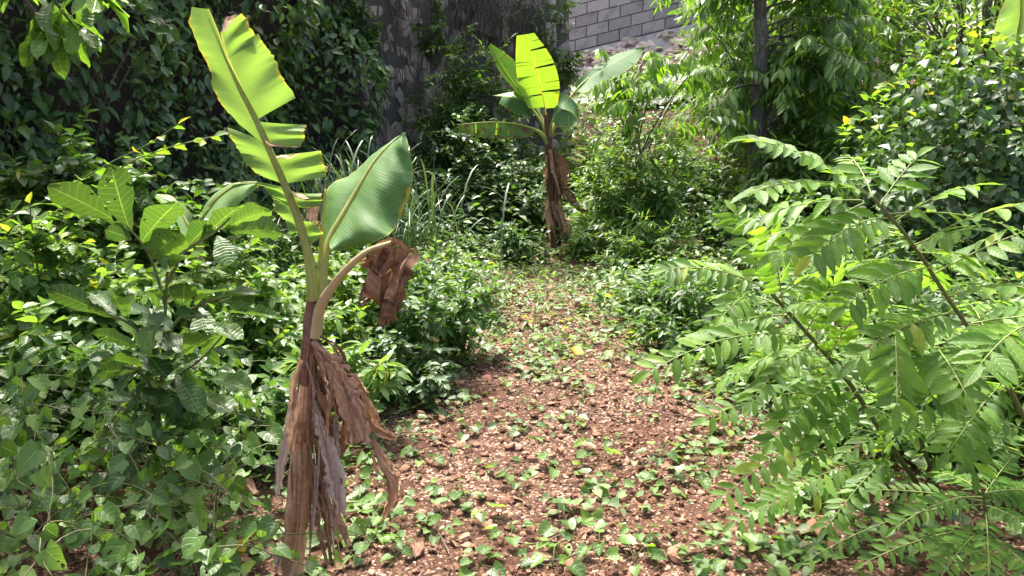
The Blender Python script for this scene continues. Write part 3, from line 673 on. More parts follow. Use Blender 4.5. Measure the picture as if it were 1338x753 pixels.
# dead leaf hanging from its petiole
pm = smoothline(PYS([(412, 440), (418, 402), (432, 378), (455, 350), (482, 328), (513, 317)], [YB - .01, YB - .02, YB - .04, YB - .07, YB - .09, YB - .10]), 24)
lf = one('leaf', tube(pm, np.interp(np.linspace(0, 1, 24), [0, .3, 1], [D(9), D(7), D(3)]), 8), M['petiole_dry'], nb); lf['label'] = 'dead brown leaf hanging crumpled from a pale petiole'
for a_, b_, dy in (([(474, 334), (488, 324), (503, 318), (522, 316)], [(472, 384), (486, 392), (497, 426), (519, 402)], 0.0), ([(511, 317), (520, 316), (532, 320), (545, 335)], [(505, 424), (517, 402), (522, 382), (527, 366)], -.05),
                   ([(478, 336), (490, 330), (505, 328)], [(480, 372), (492, 384), (510, 375)], .05), ([(502, 385), (512, 382), (520, 384)], [(497, 424), (508, 418), (521, 403)], -.06)):
    one('blade_piece', patch(a_, b_, YB - .10, YB - .10 + dy, 14, 14, crump=.02, edge=.009), M['drybrown'], lf)
# skirt of dry leaves
def hang(pl, wpx, mat, dy0, dy1, **kw):
    ys_ = list(np.linspace(YB + dy0, YB + dy1, len(pl))); one('dry_leaf', ribbon(PYS(pl, ys_), [D(w) for w in wpx], **kw), M[mat], nb)
hang([(408, 448), (428, 470), (447, 505), (462, 545), (470, 580)], [8, 26, 38, 44, 26], 'dry', -.02, -.10, amp=.35, facing=1, twist=.4)
hang([(455, 500), (472, 530), (492, 560), (514, 572)], [14, 26, 24, 8], 'dry', -.05, -.02, amp=.3, facing=1, twist=.8)
hang([(484, 575), (500, 605), (516, 640), (500, 680)], [10, 22, 26, 6], 'dry', -.05, -.10, amp=.45, twist=1.0, facing=1)
hang([(415, 540), (424, 575), (438, 620), (447, 672)], [6, 22, 24, 15], 'drygrey', -.09, -.12, amp=.4, twist=.9, facing=1)
hang([(382, 530), (374, 575), (366, 615), (363, 648)], [8, 14, 14, 6], 'drygrey', .02, 0, amp=.4, facing=1, twist=.8)
hang([(412, 455), (424, 520), (430, 590), (424, 650)], [8, 16, 18, 9], 'drybrown', .03, .05, amp=.4)
hang([(408, 470), (412, 540), (420, 620), (432, 735)], [6, 12, 12, 6], 'drybrown', -.03, -.06, amp=.35)
hang([(402, 560), (408, 630), (416, 690), (428, 738)], [5, 9, 10, 5], 'dry', -.08, -.10, amp=.4)
hang([(406, 600), (420, 650), (445, 690), (455, 712)], [8, 18, 18, 8], 'dry', -.04, -.08, amp=.4)
hang([(372, 700), (366, 725), (360, 748)], [8, 16, 8], 'drygrey', -.02, -.06, amp=.4)
hang([(392, 470), (386, 500), (384, 540), (380, 590)], [8, 14, 16, 8], 'dry', -.06, -.07, amp=.4)
hang([(418, 440), (438, 452), (452, 478), (458, 500)], [5, 8, 8, 5], 'drybrown', -.02, -.04, amp=.3)
hang([(446, 505), (456, 540), (452, 575), (440, 600)], [12, 24, 22, 8], 'drybrown', .0, -.01, amp=.4)
hang([(430, 480), (445, 490), (470, 510), (482, 540)], [8, 16, 18, 8], 'dry', .03, .02, amp=.4)
for i in range(26):                                    # torn fibrous strands
    x0, y0 = U(396, 446), U(450, 640); ln = U(50, 150); dx = U(-12, 26); w_ = U(2, 6)
    hang([(x0, y0), (x0 + dx * .5 + U(-5, 5), y0 + ln * .5), (x0 + dx, y0 + ln)], [w_ * .5, w_, w_ * .3], ['dry', 'drygrey', 'dry', 'drybrown'][i % 4], U(-.11, .04), U(-.14, .06), amp=.4)
for i in range(18):
    x0, y0 = U(402, 440), U(455, 640); ln = U(40, 95); dx = U(-4, 34)
    hang([(x0, y0), (x0 + dx * .4, y0 + ln * .5), (x0 + dx, y0 + ln)], [U(3, 7), U(6, 14), U(2, 6)], ['dry', 'drygrey', 'drybrown'][i % 3], U(-.08, .06), U(-.12, .08), amp=.4)

# ------------------------------------------------------------------ far banana plant
base = G(727, 331); YF = float(base[1]); DF = lambda px: px / FPX * YF
fb = thing('banana_plant', base, 'banana plant with bright upright leaf at the end of the path', 'banana plant', 'banana plants')
sp_ = smoothline(PYS([(727, 338), (725, 290), (722, 240), (718, 205), (716, 175), (715, 150)], YF), 20)
one('pseudostem', tube(sp_, np.interp(np.linspace(0, 1, 20), [0, .5, 1], [DF(7.5), DF(6.5), DF(4)]), 12), M['pseudo_top'], fb)
def bleaf(midl, yl, sides, mat, rp=(4, 1), label=None, dry=None):
    mrr = smoothline(PYS(midl, yl), 24); up_ = bool(label and 'upright' in label)
    l = one('leaf', tube(mrr + np.array([0, .006 if up_ else -.004, 0]), np.interp(np.linspace(0, 1, 24), [0, .3, 1], [DF(rp[0]), DF(.7 if up_ else 1.3), DF(.4)]), 6), M['rib'] if label and 'upright' in label else M['petiole'], fb)
    if label: l['label'] = label
    return l
l = bleaf([(716, 180), (713, 145), (704, 105), (694, 70), (688, 46)], YF, 0, '', (3.4, 1), 'upright bright leaf lit from behind')
def notched(inner, outer, yi, yo, mat, l, n, gap=.18, slant=0.0):
    """blade half torn into n strips"""
    a = smoothline(PYS(inner, yi), 60); b = smoothline(PYS(outer, yo), 60)
    cuts = np.sort(np.concatenate([[0, 59], rng.choice(np.arange(5, 55), n - 1, replace=False)]))
    for c0, c1 in zip(cuts[:-1], cuts[1:]):
        if c1 - c0 < 2: continue
        m = max(4, (c1 - c0) // 2); ii = np.linspace(c0, c1, m); s = np.linspace(0, 1, 8); g = np.zeros((m, 8, 3)); dz = U(-.012, .012); sh = U(0, gap) * 1.5; dep = U(-.02, .02)
        for r_, i in enumerate(ii):
            pa = np.array([np.interp(i, np.arange(60), a[:, q]) for q in range(3)]); f = (i - c0) / (c1 - c0)
            jj = c0 + (c1 - c0) * (f * (1 - gap * .5) + gap * .25) + sh; pb = np.array([np.interp(jj, np.arange(60), b[:, q]) for q in range(3)])
            g[r_] = pa + (pb - pa) * s[:, None]; g[r_][:, 1] += dep * s ** 2
        uv = np.stack(np.broadcast_arrays(s[None], (ii / 59)[:, None]), -1).reshape(-1, 2); one('blade_strip', (g.reshape(-1, 3), gridq(m, 8), uv), M[mat], l)
notched([(713, 140), (704, 105), (694, 70), (688, 45)], [(692, 143), (679, 120), (674, 85), (675, 45)], YF, YF - .05, 'ban_l', l, 9)
notched([(713, 142), (704, 105), (694, 70), (688, 45)], [(728, 142), (731, 110), (722, 78), (698, 43)], YF, YF + .03, 'ban_l', l, 11)
l = bleaf([(716, 185), (710, 165), (690, 135), (662, 95), (641, 58)], [YF, YF + .05, YF + .15, YF + .25, YF + .3], 0, '')
notched([(700, 150), (680, 121), (660, 92), (641, 58)], [(694, 150), (692, 120), (674, 82), (640, 56)], YF + .2, YF + .05, 'ban_d', l, 3, .05)
notched([(700, 150), (680, 121), (660, 92), (641, 58)], [(690, 146), (672, 118), (652, 92), (638, 60)], YF + .2, YF + .3, 'ban_d', l, 3, .05)
l = bleaf([(716, 190), (708, 175), (690, 166), (650, 160), (597, 163)], [YF, YF - .05, YF - .12, YF - .2, YF - .3], 0, '', (3.5, 1), 'leaf bent over level with its blade hanging')
notched([(700, 170), (675, 162), (640, 159), (597, 163)], [(693, 179), (672, 181), (640, 181), (600, 173)], [YF - .1, YF - .15, YF - .22, YF - .3], [YF - .13, YF - .19, YF - .26, YF - .32], 'ban_s', l, 14, .12)
notched([(700, 170), (675, 162), (640, 159), (597, 163)], [(696, 176), (673, 176), (640, 176), (600, 171)], [YF - .1, YF - .15, YF - .22, YF - .3], [YF - .05, YF - .08, YF - .14, YF - .26], 'ban_s', l, 9, .25)
l = bleaf([(715, 175), (706, 150), (692, 132), (655, 126)], [YF, YF + .1, YF + .2, YF + .25], 0, '')
notched([(706, 148), (692, 133), (656, 126)], [(697, 152), (680, 151), (652, 135)], YF + .2, YF + .1, 'ban_d', l, 4, .06)
notched([(706, 148), (692, 133), (656, 126)], [(706, 136), (690, 122), (642, 125)], YF + .2, YF + .3, 'ban_l', l, 3, .06)
l = bleaf([(717, 180), (722, 158), (733, 143), (748, 148), (757, 160)], [YF, YF - .02, YF - .05, YF - .1, YF - .15], 0, '')
notched([(722, 158), (733, 143), (748, 147), (756, 158)], [(728, 166), (738, 166), (748, 165), (754, 162)], YF - .06, YF - .12, 'ban_d', l, 3, .08)
notched([(722, 158), (733, 143), (748, 147), (756, 158)], [(728, 120), (746, 128), (756, 142), (757, 158)], YF - .06, YF + .1, 'ban_d', l, 3, .08)
l = bleaf([(717, 185), (728, 155), (755, 115), (800, 82), (842, 62)], [YF, YF + .1, YF + .3, YF + .55, YF + .7], 0, '', (3.5, 1))
notched([(752, 118), (780, 96), (810, 77), (842, 62)], [(762, 122), (790, 110), (825, 88), (843, 64)], [YF + .3, YF + .4, YF + .55, YF + .7], [YF + .15, YF + .25, YF + .4, YF + .7], 'ban_d', l, 4, .06)
notched([(752, 118), (780, 96), (810, 77), (842, 62)], [(752, 108), (775, 88), (808, 70), (841, 61)], [YF + .3, YF + .4, YF + .55, YF + .7], [YF + .35, YF + .5, YF + .65, YF + .7], 'ban_d', l, 3, .06)
def fhang(pl, wpx, mat, dy0, dy1, **kw):
    one('dry_leaf', ribbon(PYS(pl, list(np.linspace(YF + dy0, YF + dy1, len(pl)))), [DF(w) for w in wpx], **kw), M[mat], fb)
for i in range(22):
    x0, y0 = U(712, 727), U(195, 265); ln = U(40, 75) if y0 < 245 else U(50, 65); dx = U(-4, 14)
    fhang([(x0, y0), (x0 + dx * .3 + U(-3, 3), y0 + ln * .5), (x0 + dx, min(y0 + ln, 334))], [U(2, 4), U(4, 9), U(2, 5)], ['drybrown', 'dry', 'drybrown', 'dry'][i % 4], U(-.1, .05), U(-.15, .05), amp=.35)
fhang([(724, 195), (734, 215), (736, 245), (728, 262)], [5, 16, 14, 6], 'drybrown', -.05, -.1, amp=.2)
fhang([(730, 235), (745, 255), (756, 272), (768, 277)], [6, 10, 9, 4], 'drybrown', -.05, -.1, amp=.4)
fhang([(722, 265), (735, 290), (742, 315), (746, 328)], [8, 16, 14, 6], 'dry', -.08, -.12, amp=.35)

# ------------------------------------------------------------------ the other two banana plants
def lone_leaf(t, ml, yl, left, right, yo1, yo2, mat, y):
    mrr = smoothline(PYS(ml, yl), 24); l = one('leaf', tube(mrr, np.linspace(5, 1.2, 24) / FPX * y, 6), M['petiole'], t)
    one('blade', patch(ml[1:], left, yl[1:], yo1, 10, 24, bulge=.03, wav=.02), M[mat], l); one('blade', patch(ml[1:], right, yl[1:], yo2, 10, 24, bulge=.03, wav=.02), M[mat], l)
bx_, by_ = 4.25, 6.9; bz = float(H(bx_, by_))
t = thing('banana_plant', (bx_, by_, bz), 'banana plant showing one pale green leaf above the dark dome shaped shrub', 'banana plant', 'banana plants')
one('pseudostem', tube(smoothline([[bx_, by_, bz - .05], [bx_, by_, bz + .7], [bx_, by_, bz + 1.2]], 10), np.linspace(.1, .06, 10), 12), M['pseudo'], t)
lone_leaf(t, [(1318, 240), (1325, 78), (1329, 45), (1333, 20), (1333, -10)], [6.9] * 5, [(1312, 82), (1298, 55), (1302, 24), (1325, -12)], [(1340, 78), (1362, 50), (1366, 20), (1342, -12)], 6.75, 6.8, 'ban_p', 6.9)
lone_leaf(t, [(1318, 240), (1345, 100), (1400, 40), (1440, 30), (1470, 50)], [6.9] * 5, [(1350, 85), (1400, 15), (1440, 5), (1470, 45)], [(1355, 105), (1410, 75), (1445, 65), (1472, 55)], 6.9, 6.7, 'ban_g', 6.9)
by_ = 4.3; p = PY(262, 400, by_); bz = float(H(p[0], by_))
t = thing('banana_plant', (p[0], by_, bz), 'small banana plant half buried in bushes behind the large leaved sapling', 'banana plant', 'banana plants')
one('pseudostem', tube(smoothline([[p[0], by_, bz - .05], [p[0], by_, bz + .35], [p[0] + .02, by_, bz + .62]], 10), np.linspace(.05, .03, 10), 12), M['pseudo'], t)
lone_leaf(t, [(262, 350), (262, 290), (290, 255), (315, 240), (335, 238)], [4.3, 4.3, 4.3, 4.25, 4.2], [(260, 288), (275, 258), (303, 240), (335, 240)], [(272, 294), (300, 274), (322, 258), (337, 244)], [4.4, 4.4, 4.35, 4.2], [4.15, 4.15, 4.15, 4.2], 'ban_p', 4.3)
lone_leaf(t, [(260, 350), (250, 305), (238, 282), (222, 264), (205, 256)], [4.3, 4.3, 4.35, 4.4, 4.4], [(254, 304), (246, 276), (228, 258), (205, 254)], [(246, 310), (228, 290), (214, 270), (204, 259)], 4.45, 4.2, 'ban_p', 4.3)

# ------------------------------------------------------------------ large leaved sapling on the left
YS = 2.72
base = np.array([PY(208, 640, YS)[0], YS, 0]); base[2] = H(base[0], YS)
sap = thing('sapling', base, 'sapling with large broad wavy edged leaves left of the near banana plant', 'sapling')
def limb(name, pl, ys_, r0, r1, parent, mat='stem'):
    return one(name, tube(smoothline(PYS(pl, ys_), 14), np.linspace(r0, r1, 14), 7), M[mat], parent)
one('stem', tube(smoothline(np.vstack([base - [0, 0, .03], PYS([(207, 560), (212, 480), (216, 410), (219, 350)], YS)]), 20), np.linspace(.009, .005, 20), 8), M['stem'], sap)
limb('branch', [(216, 400), (205, 360), (188, 322), (165, 295)], [YS, YS - .02, YS - .06, YS - .1], .006, .0035, sap)
limb('branch', [(218, 372), (246, 325), (280, 304), (310, 275)], [YS, YS - .02, YS, YS + .05], .006, .0035, sap)
limb('branch', [(213, 470), (190, 440), (160, 418), (140, 410)], [YS, YS - .05, YS - .1, YS - .12], .006, .0035, sap)
limb('branch', [(214, 440), (240, 412), (268, 395), (300, 388)], [YS, YS - .06, YS - .1, YS - .12], .006, .0035, sap)
limb('branch', [(209, 540), (190, 495), (170, 480), (140, 476)], [YS, YS - .08, YS - .14, YS - .18], .006, .0035, sap)
limb('branch', [(210, 520), (235, 490), (262, 470), (290, 440)], [YS, YS - .06, YS - .1, YS - .12], .006, .0035, sap)
SL = [((162, 295), (66, 235), 34), ((170, 302), (139, 211), 38), ((185, 317), (228, 256), 42), ((196, 338), (236, 300), 42), ((172, 313), (140, 298), 24), ((245, 322), (275, 288), 34), ((262, 315), (310, 262), 30),
      ((295, 300), (357, 260), 24), ((300, 303), (375, 294), 26), ((285, 308), (300, 342), 26), ((240, 345), (204, 352), 20), ((150, 415), (60, 375), 28), ((150, 412), (122, 372), 28), ((165, 417), (150, 382), 24),
      ((205, 402), (200, 368), 20), ((240, 408), (240, 362), 30), ((255, 398), (286, 362), 30), ((265, 396), (330, 368), 24), ((235, 408), (226, 376), 18), ((262, 402), (268, 438), 30), ((280, 398), (320, 382), 34),
      ((290, 408), (366, 411), 18), ((270, 425), (318, 440), 28), ((240, 430), (242, 462), 26), ((206, 425), (178, 458), 40), ((180, 455), (130, 430), 22), ((185, 468), (226, 455), 24), ((190, 478), (130, 470), 24),
      ((185, 484), (120, 482), 22), ((195, 492), (252, 487), 26), ((160, 490), (113, 496), 30), ((200, 502), (252, 506), 24), ((210, 556), (296, 574), 42), ((262, 468), (302, 420), 30), ((275, 455), (325, 470), 26),
      ((230, 490), (262, 530), 30), ((190, 500), (165, 540), 32), ((200, 540), (150, 570), 34), ((215, 520), (250, 555), 32), ((180, 480), (205, 520), 30), ((225, 450), (258, 470), 28), ((216, 352), (212, 310), 26), ((222, 352), (250, 318), 26)]
for i in range(30):
    q0 = (U(165, 275), U(400, 580)); a = U(0, 6.28); SL.append((q0, (q0[0] + math.cos(a) * U(35, 62), q0[1] + math.sin(a) * U(15, 45)), U(24, 34)))
for (b, tp, wpx) in SL:
    yb = YS + U(-.12, .06); p0 = PY(*b, yb); p1 = PY(*tp, yb + U(-.13, .10)); d = p1 - p0; ln = np.linalg.norm(d)
    vw = N3(CAM - p0); nn = (vw * U(.5, .9) - np.array([0, 0, U(.3, .6)])) * -1 + rng.normal(0, .2, 3)
    if tp[1] > b[1] or (b[1] > 385 and U() < .65): nn = np.array([0, 0, 1.]) + vw * .4
    X, Y, Z = frames(d[None], nn[None]); put_leaf('leaf', tmesh('obov_hi', int(rng.integers(4)), M['big']), p0, X[0], Y[0], Z[0], ln, (wpx * 1.22 / FPX * YS * 1.0) / (.46 * ln), sap)

# ------------------------------------------------------------------ pinnate shrubs on the right
def px_fronds(lst, ll, dr=.14, pairs=None, upn=None):
    out = []
    for (b, tp, yb, yt, *rest) in lst:
        p0, p1 = PY(*b, yb), PY(*tp, yt); L = np.linalg.norm(p1 - p0); l2 = ll * (rest[0] if rest else 1)
        n = pairs or int(np.clip(L / (l2 * .31), 6, 14)); upv = np.array([0, -.35, 1.0]) if upn is None else np.array(upn)
        if abs(N3(p1 - p0)[2]) > .75: upv = np.array([U(-.2, .2), -1.0, .25])
        out.append(frond(p0, p1, n, l2, sag=U(.05, .18), droop=dr * U(.5, 1.5), up=upv + rng.normal(0, .12, 3)))
    return out
bA = G(1213, 642); yA = float(bA[1])
A = thing('pinnate_shrub', bA, 'leaning pinnate leaved shrub with fronds reaching over the gravel path', 'shrub', 'pinnate shrubs beside the path')
stA = PYS([(1150, 562), (1107, 497), (1045, 425), (1003, 378)], [yA - .12, yA - .22, yA - .36, yA - .45]); stA = smoothline(np.vstack([bA - [0, 0, .03], stA]), 24)
one('stem', tube(stA, np.linspace(.012, .006, 24), 8), M['stem'], A)
a0 = yA - .45
fr = px_fronds([((1000, 378), (872, 352), a0, a0 - .1), ((1003, 378), (962, 280), a0, a0 + .1), ((1022, 395), (1003, 294), a0, a0 - .15), ((985, 380), (945, 412), a0, a0 - .2, .9), ((1049, 440), (850, 485), a0 + .08, a0 - .15, 1.15),
                ((1030, 412), (905, 440), a0 + .05, a0 + .1), ((1063, 448), (938, 498), a0 + .1, a0 + .2, 1.1), ((1123, 515), (925, 545), yA - .2, yA - .45, 1.1), ((1110, 530), (945, 650), yA - .2, yA - .5, 1.15), ((1100, 490), (1010, 575), yA - .2, yA - .5, 1.1),
                ((1150, 600), (1005, 655), yA - .1, yA - .4), ((1150, 635), (962, 682), yA - .2, yA - .4), ((1150, 640), (1157, 552), yA - .15, yA - .25, .6), ((1050, 440), (1090, 370), a0 + .1, a0), ((1080, 470), (1130, 400), a0 + .15, a0),
                ((1100, 490), (1165, 470), a0 + .2, a0 + .1), ((1130, 530), (1180, 560), yA - .2, yA - .4), ((1060, 450), (985, 520), a0 + .1, a0 - .1), ((1010, 382), (1040, 320), a0, a0 + .1), ((1035, 415), (1062, 345), a0, a0 + .2),
                ((1120, 510), (1060, 600), yA - .25, yA - .5, 1.1), ((1165, 590), (1080, 690), yA - .15, yA - .45)], .088)
def more_fronds(stem, n, lo, reach, ll):
    out = []
    for i in range(n):
        q = stem[int(U(lo, 1) * (len(stem) - 1))]; a = U(0, 6.28); r = U(*reach)
        out.append(frond(q, q + np.array([math.cos(a) * r, math.sin(a) * r * .8, U(-.12, .2)]), int(U(6, 10)), ll * U(.8, 1.1), sag=U(.05, .2), droop=U(.02, .3), ang=U(50, 65), up=np.array([0, -.2, 1.]) + rng.normal(0, .15, 3)))
    return out
stA2 = smoothline(np.vstack([bA + [.05, -.02, -.03], PYS([(1190, 540), (1150, 440), (1120, 360)], [yA - .1, yA - .2, yA - .25])]), 20); one('stem', tube(stA2, np.linspace(.009, .004, 20), 7), M['stem'], A)
fr += more_fronds(stA, 18, .25, (.22, .42), .085) + more_fronds(stA2, 24, .3, (.22, .42), .085)
pinnate_plant(A, fr, 'leaflet', 'pinn')
bB = np.array([PY(1400, 640, 2.3)[0], 2.3, 0]); bB[2] = H(bB[0], bB[1])
B_ = thing('pinnate_shrub', bB, 'taller pinnate leaved shrub leaning in from the path edge over the feathery seedling', 'shrub', 'pinnate shrubs beside the path')
stB = smoothline(np.vstack([bB - [0, 0, .03], PYS([(1345, 560), (1302, 482), (1240, 392), (1184, 308), (1140, 258)], [2.22, 2.15, 2.05, 1.98, 1.95])]), 26)
one('stem', tube(stB, np.linspace(.010, .004, 26), 8), M['stem'], B_)
fr = px_fronds([((1132, 252), (988, 184), 1.95, 1.9, 1.05), ((1135, 255), (985, 250), 1.95, 1.8, 1.05), ((1150, 268), (1200, 205), 1.95, 2.0), ((1170, 290), (1268, 243), 1.98, 1.9), ((1125, 262), (985, 285), 1.95, 2.05), ((1130, 265), (1015, 330), 1.95, 2.0, 1.05),
                ((1160, 285), (1060, 335), 1.96, 1.8), ((1195, 320), (1268, 300), 1.98, 1.85), ((1222, 357), (1345, 300), 2.0, 1.9, 1.1), ((1240, 388), (1345, 378), 2.05, 1.8, 1.15), ((1250, 410), (1120, 470), 2.06, 1.9, 1.1), ((1215, 350), (1105, 400), 2.0, 1.85, 1.05),
                ((1170, 440), (1172, 528), 1.9, 1.75, 1.05), ((1225, 455), (1262, 515), 1.95, 1.75, 1.05), ((1345, 425), (1282, 475), 1.7, 1.55, 1.15), ((1245, 505), (1272, 612), 2.1, 1.95, 1.1), ((1300, 480), (1345, 440), 2.14, 1.95), ((1285, 460), (1200, 540), 2.1, 1.8, 1.1),
                ((1140, 258), (1110, 205), 1.95, 2.1, .8), ((1265, 425), (1340, 400), 2.08, 2.2), ((1185, 310), (1090, 300), 1.98, 2.15), ((1310, 500), (1240, 590), 2.15, 1.9), ((1200, 330), (1290, 350), 2.0, 2.2), ((1320, 520), (1350, 480), 2.2, 2.0)], .092)
fr += more_fronds(stB, 34, .2, (.24, .45), .088); pinnate_plant(B_, fr, 'leaflet', 'pinn')
bC = np.array([PY(1300, 770, 2.0)[0], 2.0, 0]); bC[2] = H(bC[0], bC[1])
C_ = thing('pinnate_seedling', bC, 'low feathery seedling with many small leaflets below the leaning pinnate shrubs', 'seedling')
one('stem', tube(smoothline(np.vstack([bC - [0, 0, .02], PYS([(1296, 715), (1288, 672), (1284, 640)], 1.98)]), 12), np.linspace(.008, .004, 12), 8), M['stem'], C_)
fr = px_fronds([((1288, 668), (1292, 775), 1.98, 1.7), ((1285, 690), (1130, 735), 1.98, 1.85), ((1284, 660), (1050, 735), 1.98, 1.95), ((1284, 655), (1145, 640), 1.98, 2.05), ((1286, 660), (1350, 690), 1.98, 1.85), ((1284, 645), (1345, 640), 1.98, 2.0), ((1284, 645), (1230, 618), 1.98, 2.1),
                ((1288, 690), (1220, 770), 1.98, 1.75), ((1284, 650), (1320, 600), 1.98, 2.1), ((1290, 700), (1350, 750), 1.98, 1.75), ((1284, 650), (1170, 690), 1.98, 1.8)], .055, .12, 11)
stC = np.array([bC + [0, 0, .02], bC + [0, 0, .15], bC + [0, 0, .3]])
fr += more_fronds(smoothline(stC, 8), 12, .3, (.25, .42), .052); pinnate_plant(C_, fr, 'leaflet', 'pinn', limit=290)

#@@MASS
# ------------------------------------------------------------------ climbing vines on the retaining wall
A_, d_, o_, L_ = wall_frame(WA, WB)
iv = thing('climbing_vine', np.array([A_[0], A_[1], 0]) + d_ * 4, 'dense dark green climbing vine covering the left retaining wall', 'vine')
st = Acc(); LV = Leaves(); nI = 13500
u = U(0, 1, nI) ** .8 * (L_ - .05); vz = U(.25, 3.5, nI)
dep = .06 + .5 * (.5 + .5 * np.sin(2.7 * u + 1.9 * vz + np.sin(3.1 * vz))) * (.55 + .45 * np.sin(4.3 * u - 2.2 * vz + 1)) + U(0, .14, nI)
p = np.array([A_[0], A_[1], 0]) + u[:, None] * d_ + dep[:, None] * o_ + vz[:, None] * np.array([0, 0, 1.])
d = np.array([0, 0, -.55]) + .3 * o_ + rng.normal(0, .62, (nI, 3)); nn = o_ * .8 + np.array([0, 0, .85]) + rng.normal(0, .5, (nI, 3))
LV.add(p, d, nn, .05 + .10 * U(0, 1, nI) ** 1.3); bare = np.sin(3.3 * u + 2 * np.sin(1.7 * vz)) * np.sin(2.6 * vz + 1.1 * u); kp = ~((bare > .82) & (U(0, 1, nI) < .75))
LV.p, LV.d, LV.n, LV.s, LV.w = [[np.asarray(x[0])[kp]] for x in (LV.p, LV.d, LV.n, LV.s, LV.w)]; LV.emit('ovate', M['ivy'], iv, 300)
LV = Leaves(); jj = np.nonzero((np.sin(1.9 * u - 2.3 * vz + .7) > .7) & (U(0, 1, nI) < .10))[0]; nj = len(jj)
LV.add(p[jj] + o_ * .10, d[jj] + rng.normal(0, .4, (nj, 3)), nn[jj], U(.05, .085, nj)); LV.emit('round', M['lime'], iv, rest='young_or_sunlit_foliage')
LV = Leaves(); jj = rng.choice(nI, 160, replace=False); LV.add(p[jj] + o_ * .05, d[jj], nn[jj] + rng.normal(0, .5, (160, 3)), U(.05, .09, 160)); LV.emit('lance', M['litter'], iv, rest='dead_foliage')
for i in range(70):
    u0, z0 = U(1, L_), U(.0, 1.4); pts = [np.array([A_[0], A_[1], 0]) + d_ * (u0 + .25 * math.sin(j * .9 + i)) + o_ * (.05 + .08 * U()) + np.array([0, 0, z0 + j * .28]) for j in range(8)]
    st.add(*tube(smoothline(pts, 16), .008 * U(.5, 1.4), 5), U())
st.build('stems', M['root'], iv)
# roots and vines down the bare stone wall
A_, d_, o_, L_ = wall_frame(WB, WC)
rt = thing('hanging_roots', np.array([A_[0], A_[1], 0]) + d_ * .7, 'curtain of thin brown roots hanging down the bare stone wall', 'roots'); st = Acc()
for i in range(110):
    u0 = U(0, 2.3) if i % 3 else U(1.2, 2.4); z1 = U(2.0, 3.4); z0 = z1 - U(.7, 2.4); z0 = max(z0, .5); n = 7; zz = np.linspace(z1, z0, n)
    pts = [np.array([A_[0], A_[1], 0]) + d_ * (u0 + rng.normal(0, .035) + (.12 * math.sin(j + i) if i % 5 == 0 else 0)) + o_ * (.10 + .05 * U()) + np.array([0, 0, zz[j]]) for j in range(n)]
    st.add(*tube(smoothline(pts, 14), np.linspace(.007, .002, 14) * U(.5, 1.5), 4), U())
st.build('root_strands', M['root'], rt, kind='stuff')
dv = thing('dry_vine_tangle', PY(640, 10, 9.7), 'tangle of dry leafless vines hanging around the grey mesh panel', 'vine'); st = Acc()
for i in range(60):
    x0 = U(590, 690); y0 = U(-40, 10); pts = [(x0, y0)]
    for j in range(5): pts.append((pts[-1][0] + U(-14, 14), pts[-1][1] + U(2, 20)))
    st.add(*tube(smoothline(PYS(pts, list(9.72 + (x0 - 620) * .002 + U(-.12, .05, 6))), 14), .0045 * U(.5, 1.5), 4), U())
st.build('vine_strands', M['twig'], dv, kind='stuff')
for (pxx, pyy, yy, rx, hh, lab) in ((575, 35, 9.35, .35, .75, 'leafy vine hanging over the bare stone wall'), (705, 55, 10.1, .55, 1.3, 'leafy vine hanging beside the mesh panel'), (465, 30, 8.9, .3, .6, 'leafy spray of vine at the corner of the stone wall')):
    c = PY(pxx, pyy, yy); bush('hanging_vine', lab, 'vine', c[0], c[1], rx, .15, hh, 'ovate', 'mid', .075, 9 if rx < .5 else 24, 7, 8, z0=c[2] - hh * .5, droop=.5)

# ------------------------------------------------------------------ bushes
def bpx(px, y): return PY(px, 300, y)[0]
def B(name, label, px, y, rx, ry, h, key, mat, size, nst, ntw, nlf, nobj=0, **kw): return bush(name, label, kw.pop('cat', 'bush'), bpx(px, y), y, rx, ry, h, key, mat, size * 1.22, int(nst * 1.45), ntw, nlf + 1, nobj, **kw)
B('leafy_bush', 'bright broad leaved bush at the left edge below the wall vines', 40, 3.7, .55, .5, .85, 'round', 'bright', .07, 22, 8, 7, 200)
B('leafy_bush', 'glossy green bush behind the small banana plant', 150, 5.0, .8, .5, 1.05, 'round', 'mid', .085, 22, 8, 7, 150)
B('leafy_bush', 'sunlit pale leaved bush behind the large leaved sapling', 250, 4.0, .6, .4, .72, 'round', 'bright', .066, 22, 9, 8, 280)
B('leafy_bush', 'sunlit bush between the sapling and the near banana plant', 360, 3.9, .42, .4, .62, 'ovate', 'bright', .062, 18, 8, 7, 180)
B('leafy_bush', 'dark leafy bush at the path edge behind the near banana plant', 555, 4.3, .38, .4, .62, 'ovate', 'mid', .062, 17, 8, 7, 250)
B('leafy_bush', 'small leaved bush behind the hanging dead banana leaf', 470, 4.6, .45, .4, .66, 'ovate', 'bright', .072, 16, 8, 7, 150)
B('leafy_bush', 'pinnate leaved young bush under the broad banana leaf', 440, 3.4, .28, .25, .45, 'lance', 'bright', .10, 8, 5, 7, 80)
B('leafy_bush', 'light green low bush where the path narrows', 590, 5.4, .4, .45, .5, 'ovate', 'bright', .055, 14, 7, 7)
B('leafy_bush', 'dense dark bush at the foot of the stone wall', 610, 8.3, .9, .5, 1.15, 'ovate', 'dark', .075, 26, 9, 8)
B('leafy_bush', 'dark bush filling the corner left of the far banana plant', 670, 8.0, .5, .4, .95, 'ovate', 'dark', .07, 18, 8, 8)
B('leafy_bush', 'tall feathery green bush against the stone wall', 620, 9.0, .8, .35, 2.0, 'lance', 'mid', .09, 40, 10, 9, lowfill=.4)
B('leafy_bush', 'shady bush between the grass clump and the stone wall', 510, 8.2, .6, .4, .85, 'ovate', 'dark', .07, 18, 8, 7)
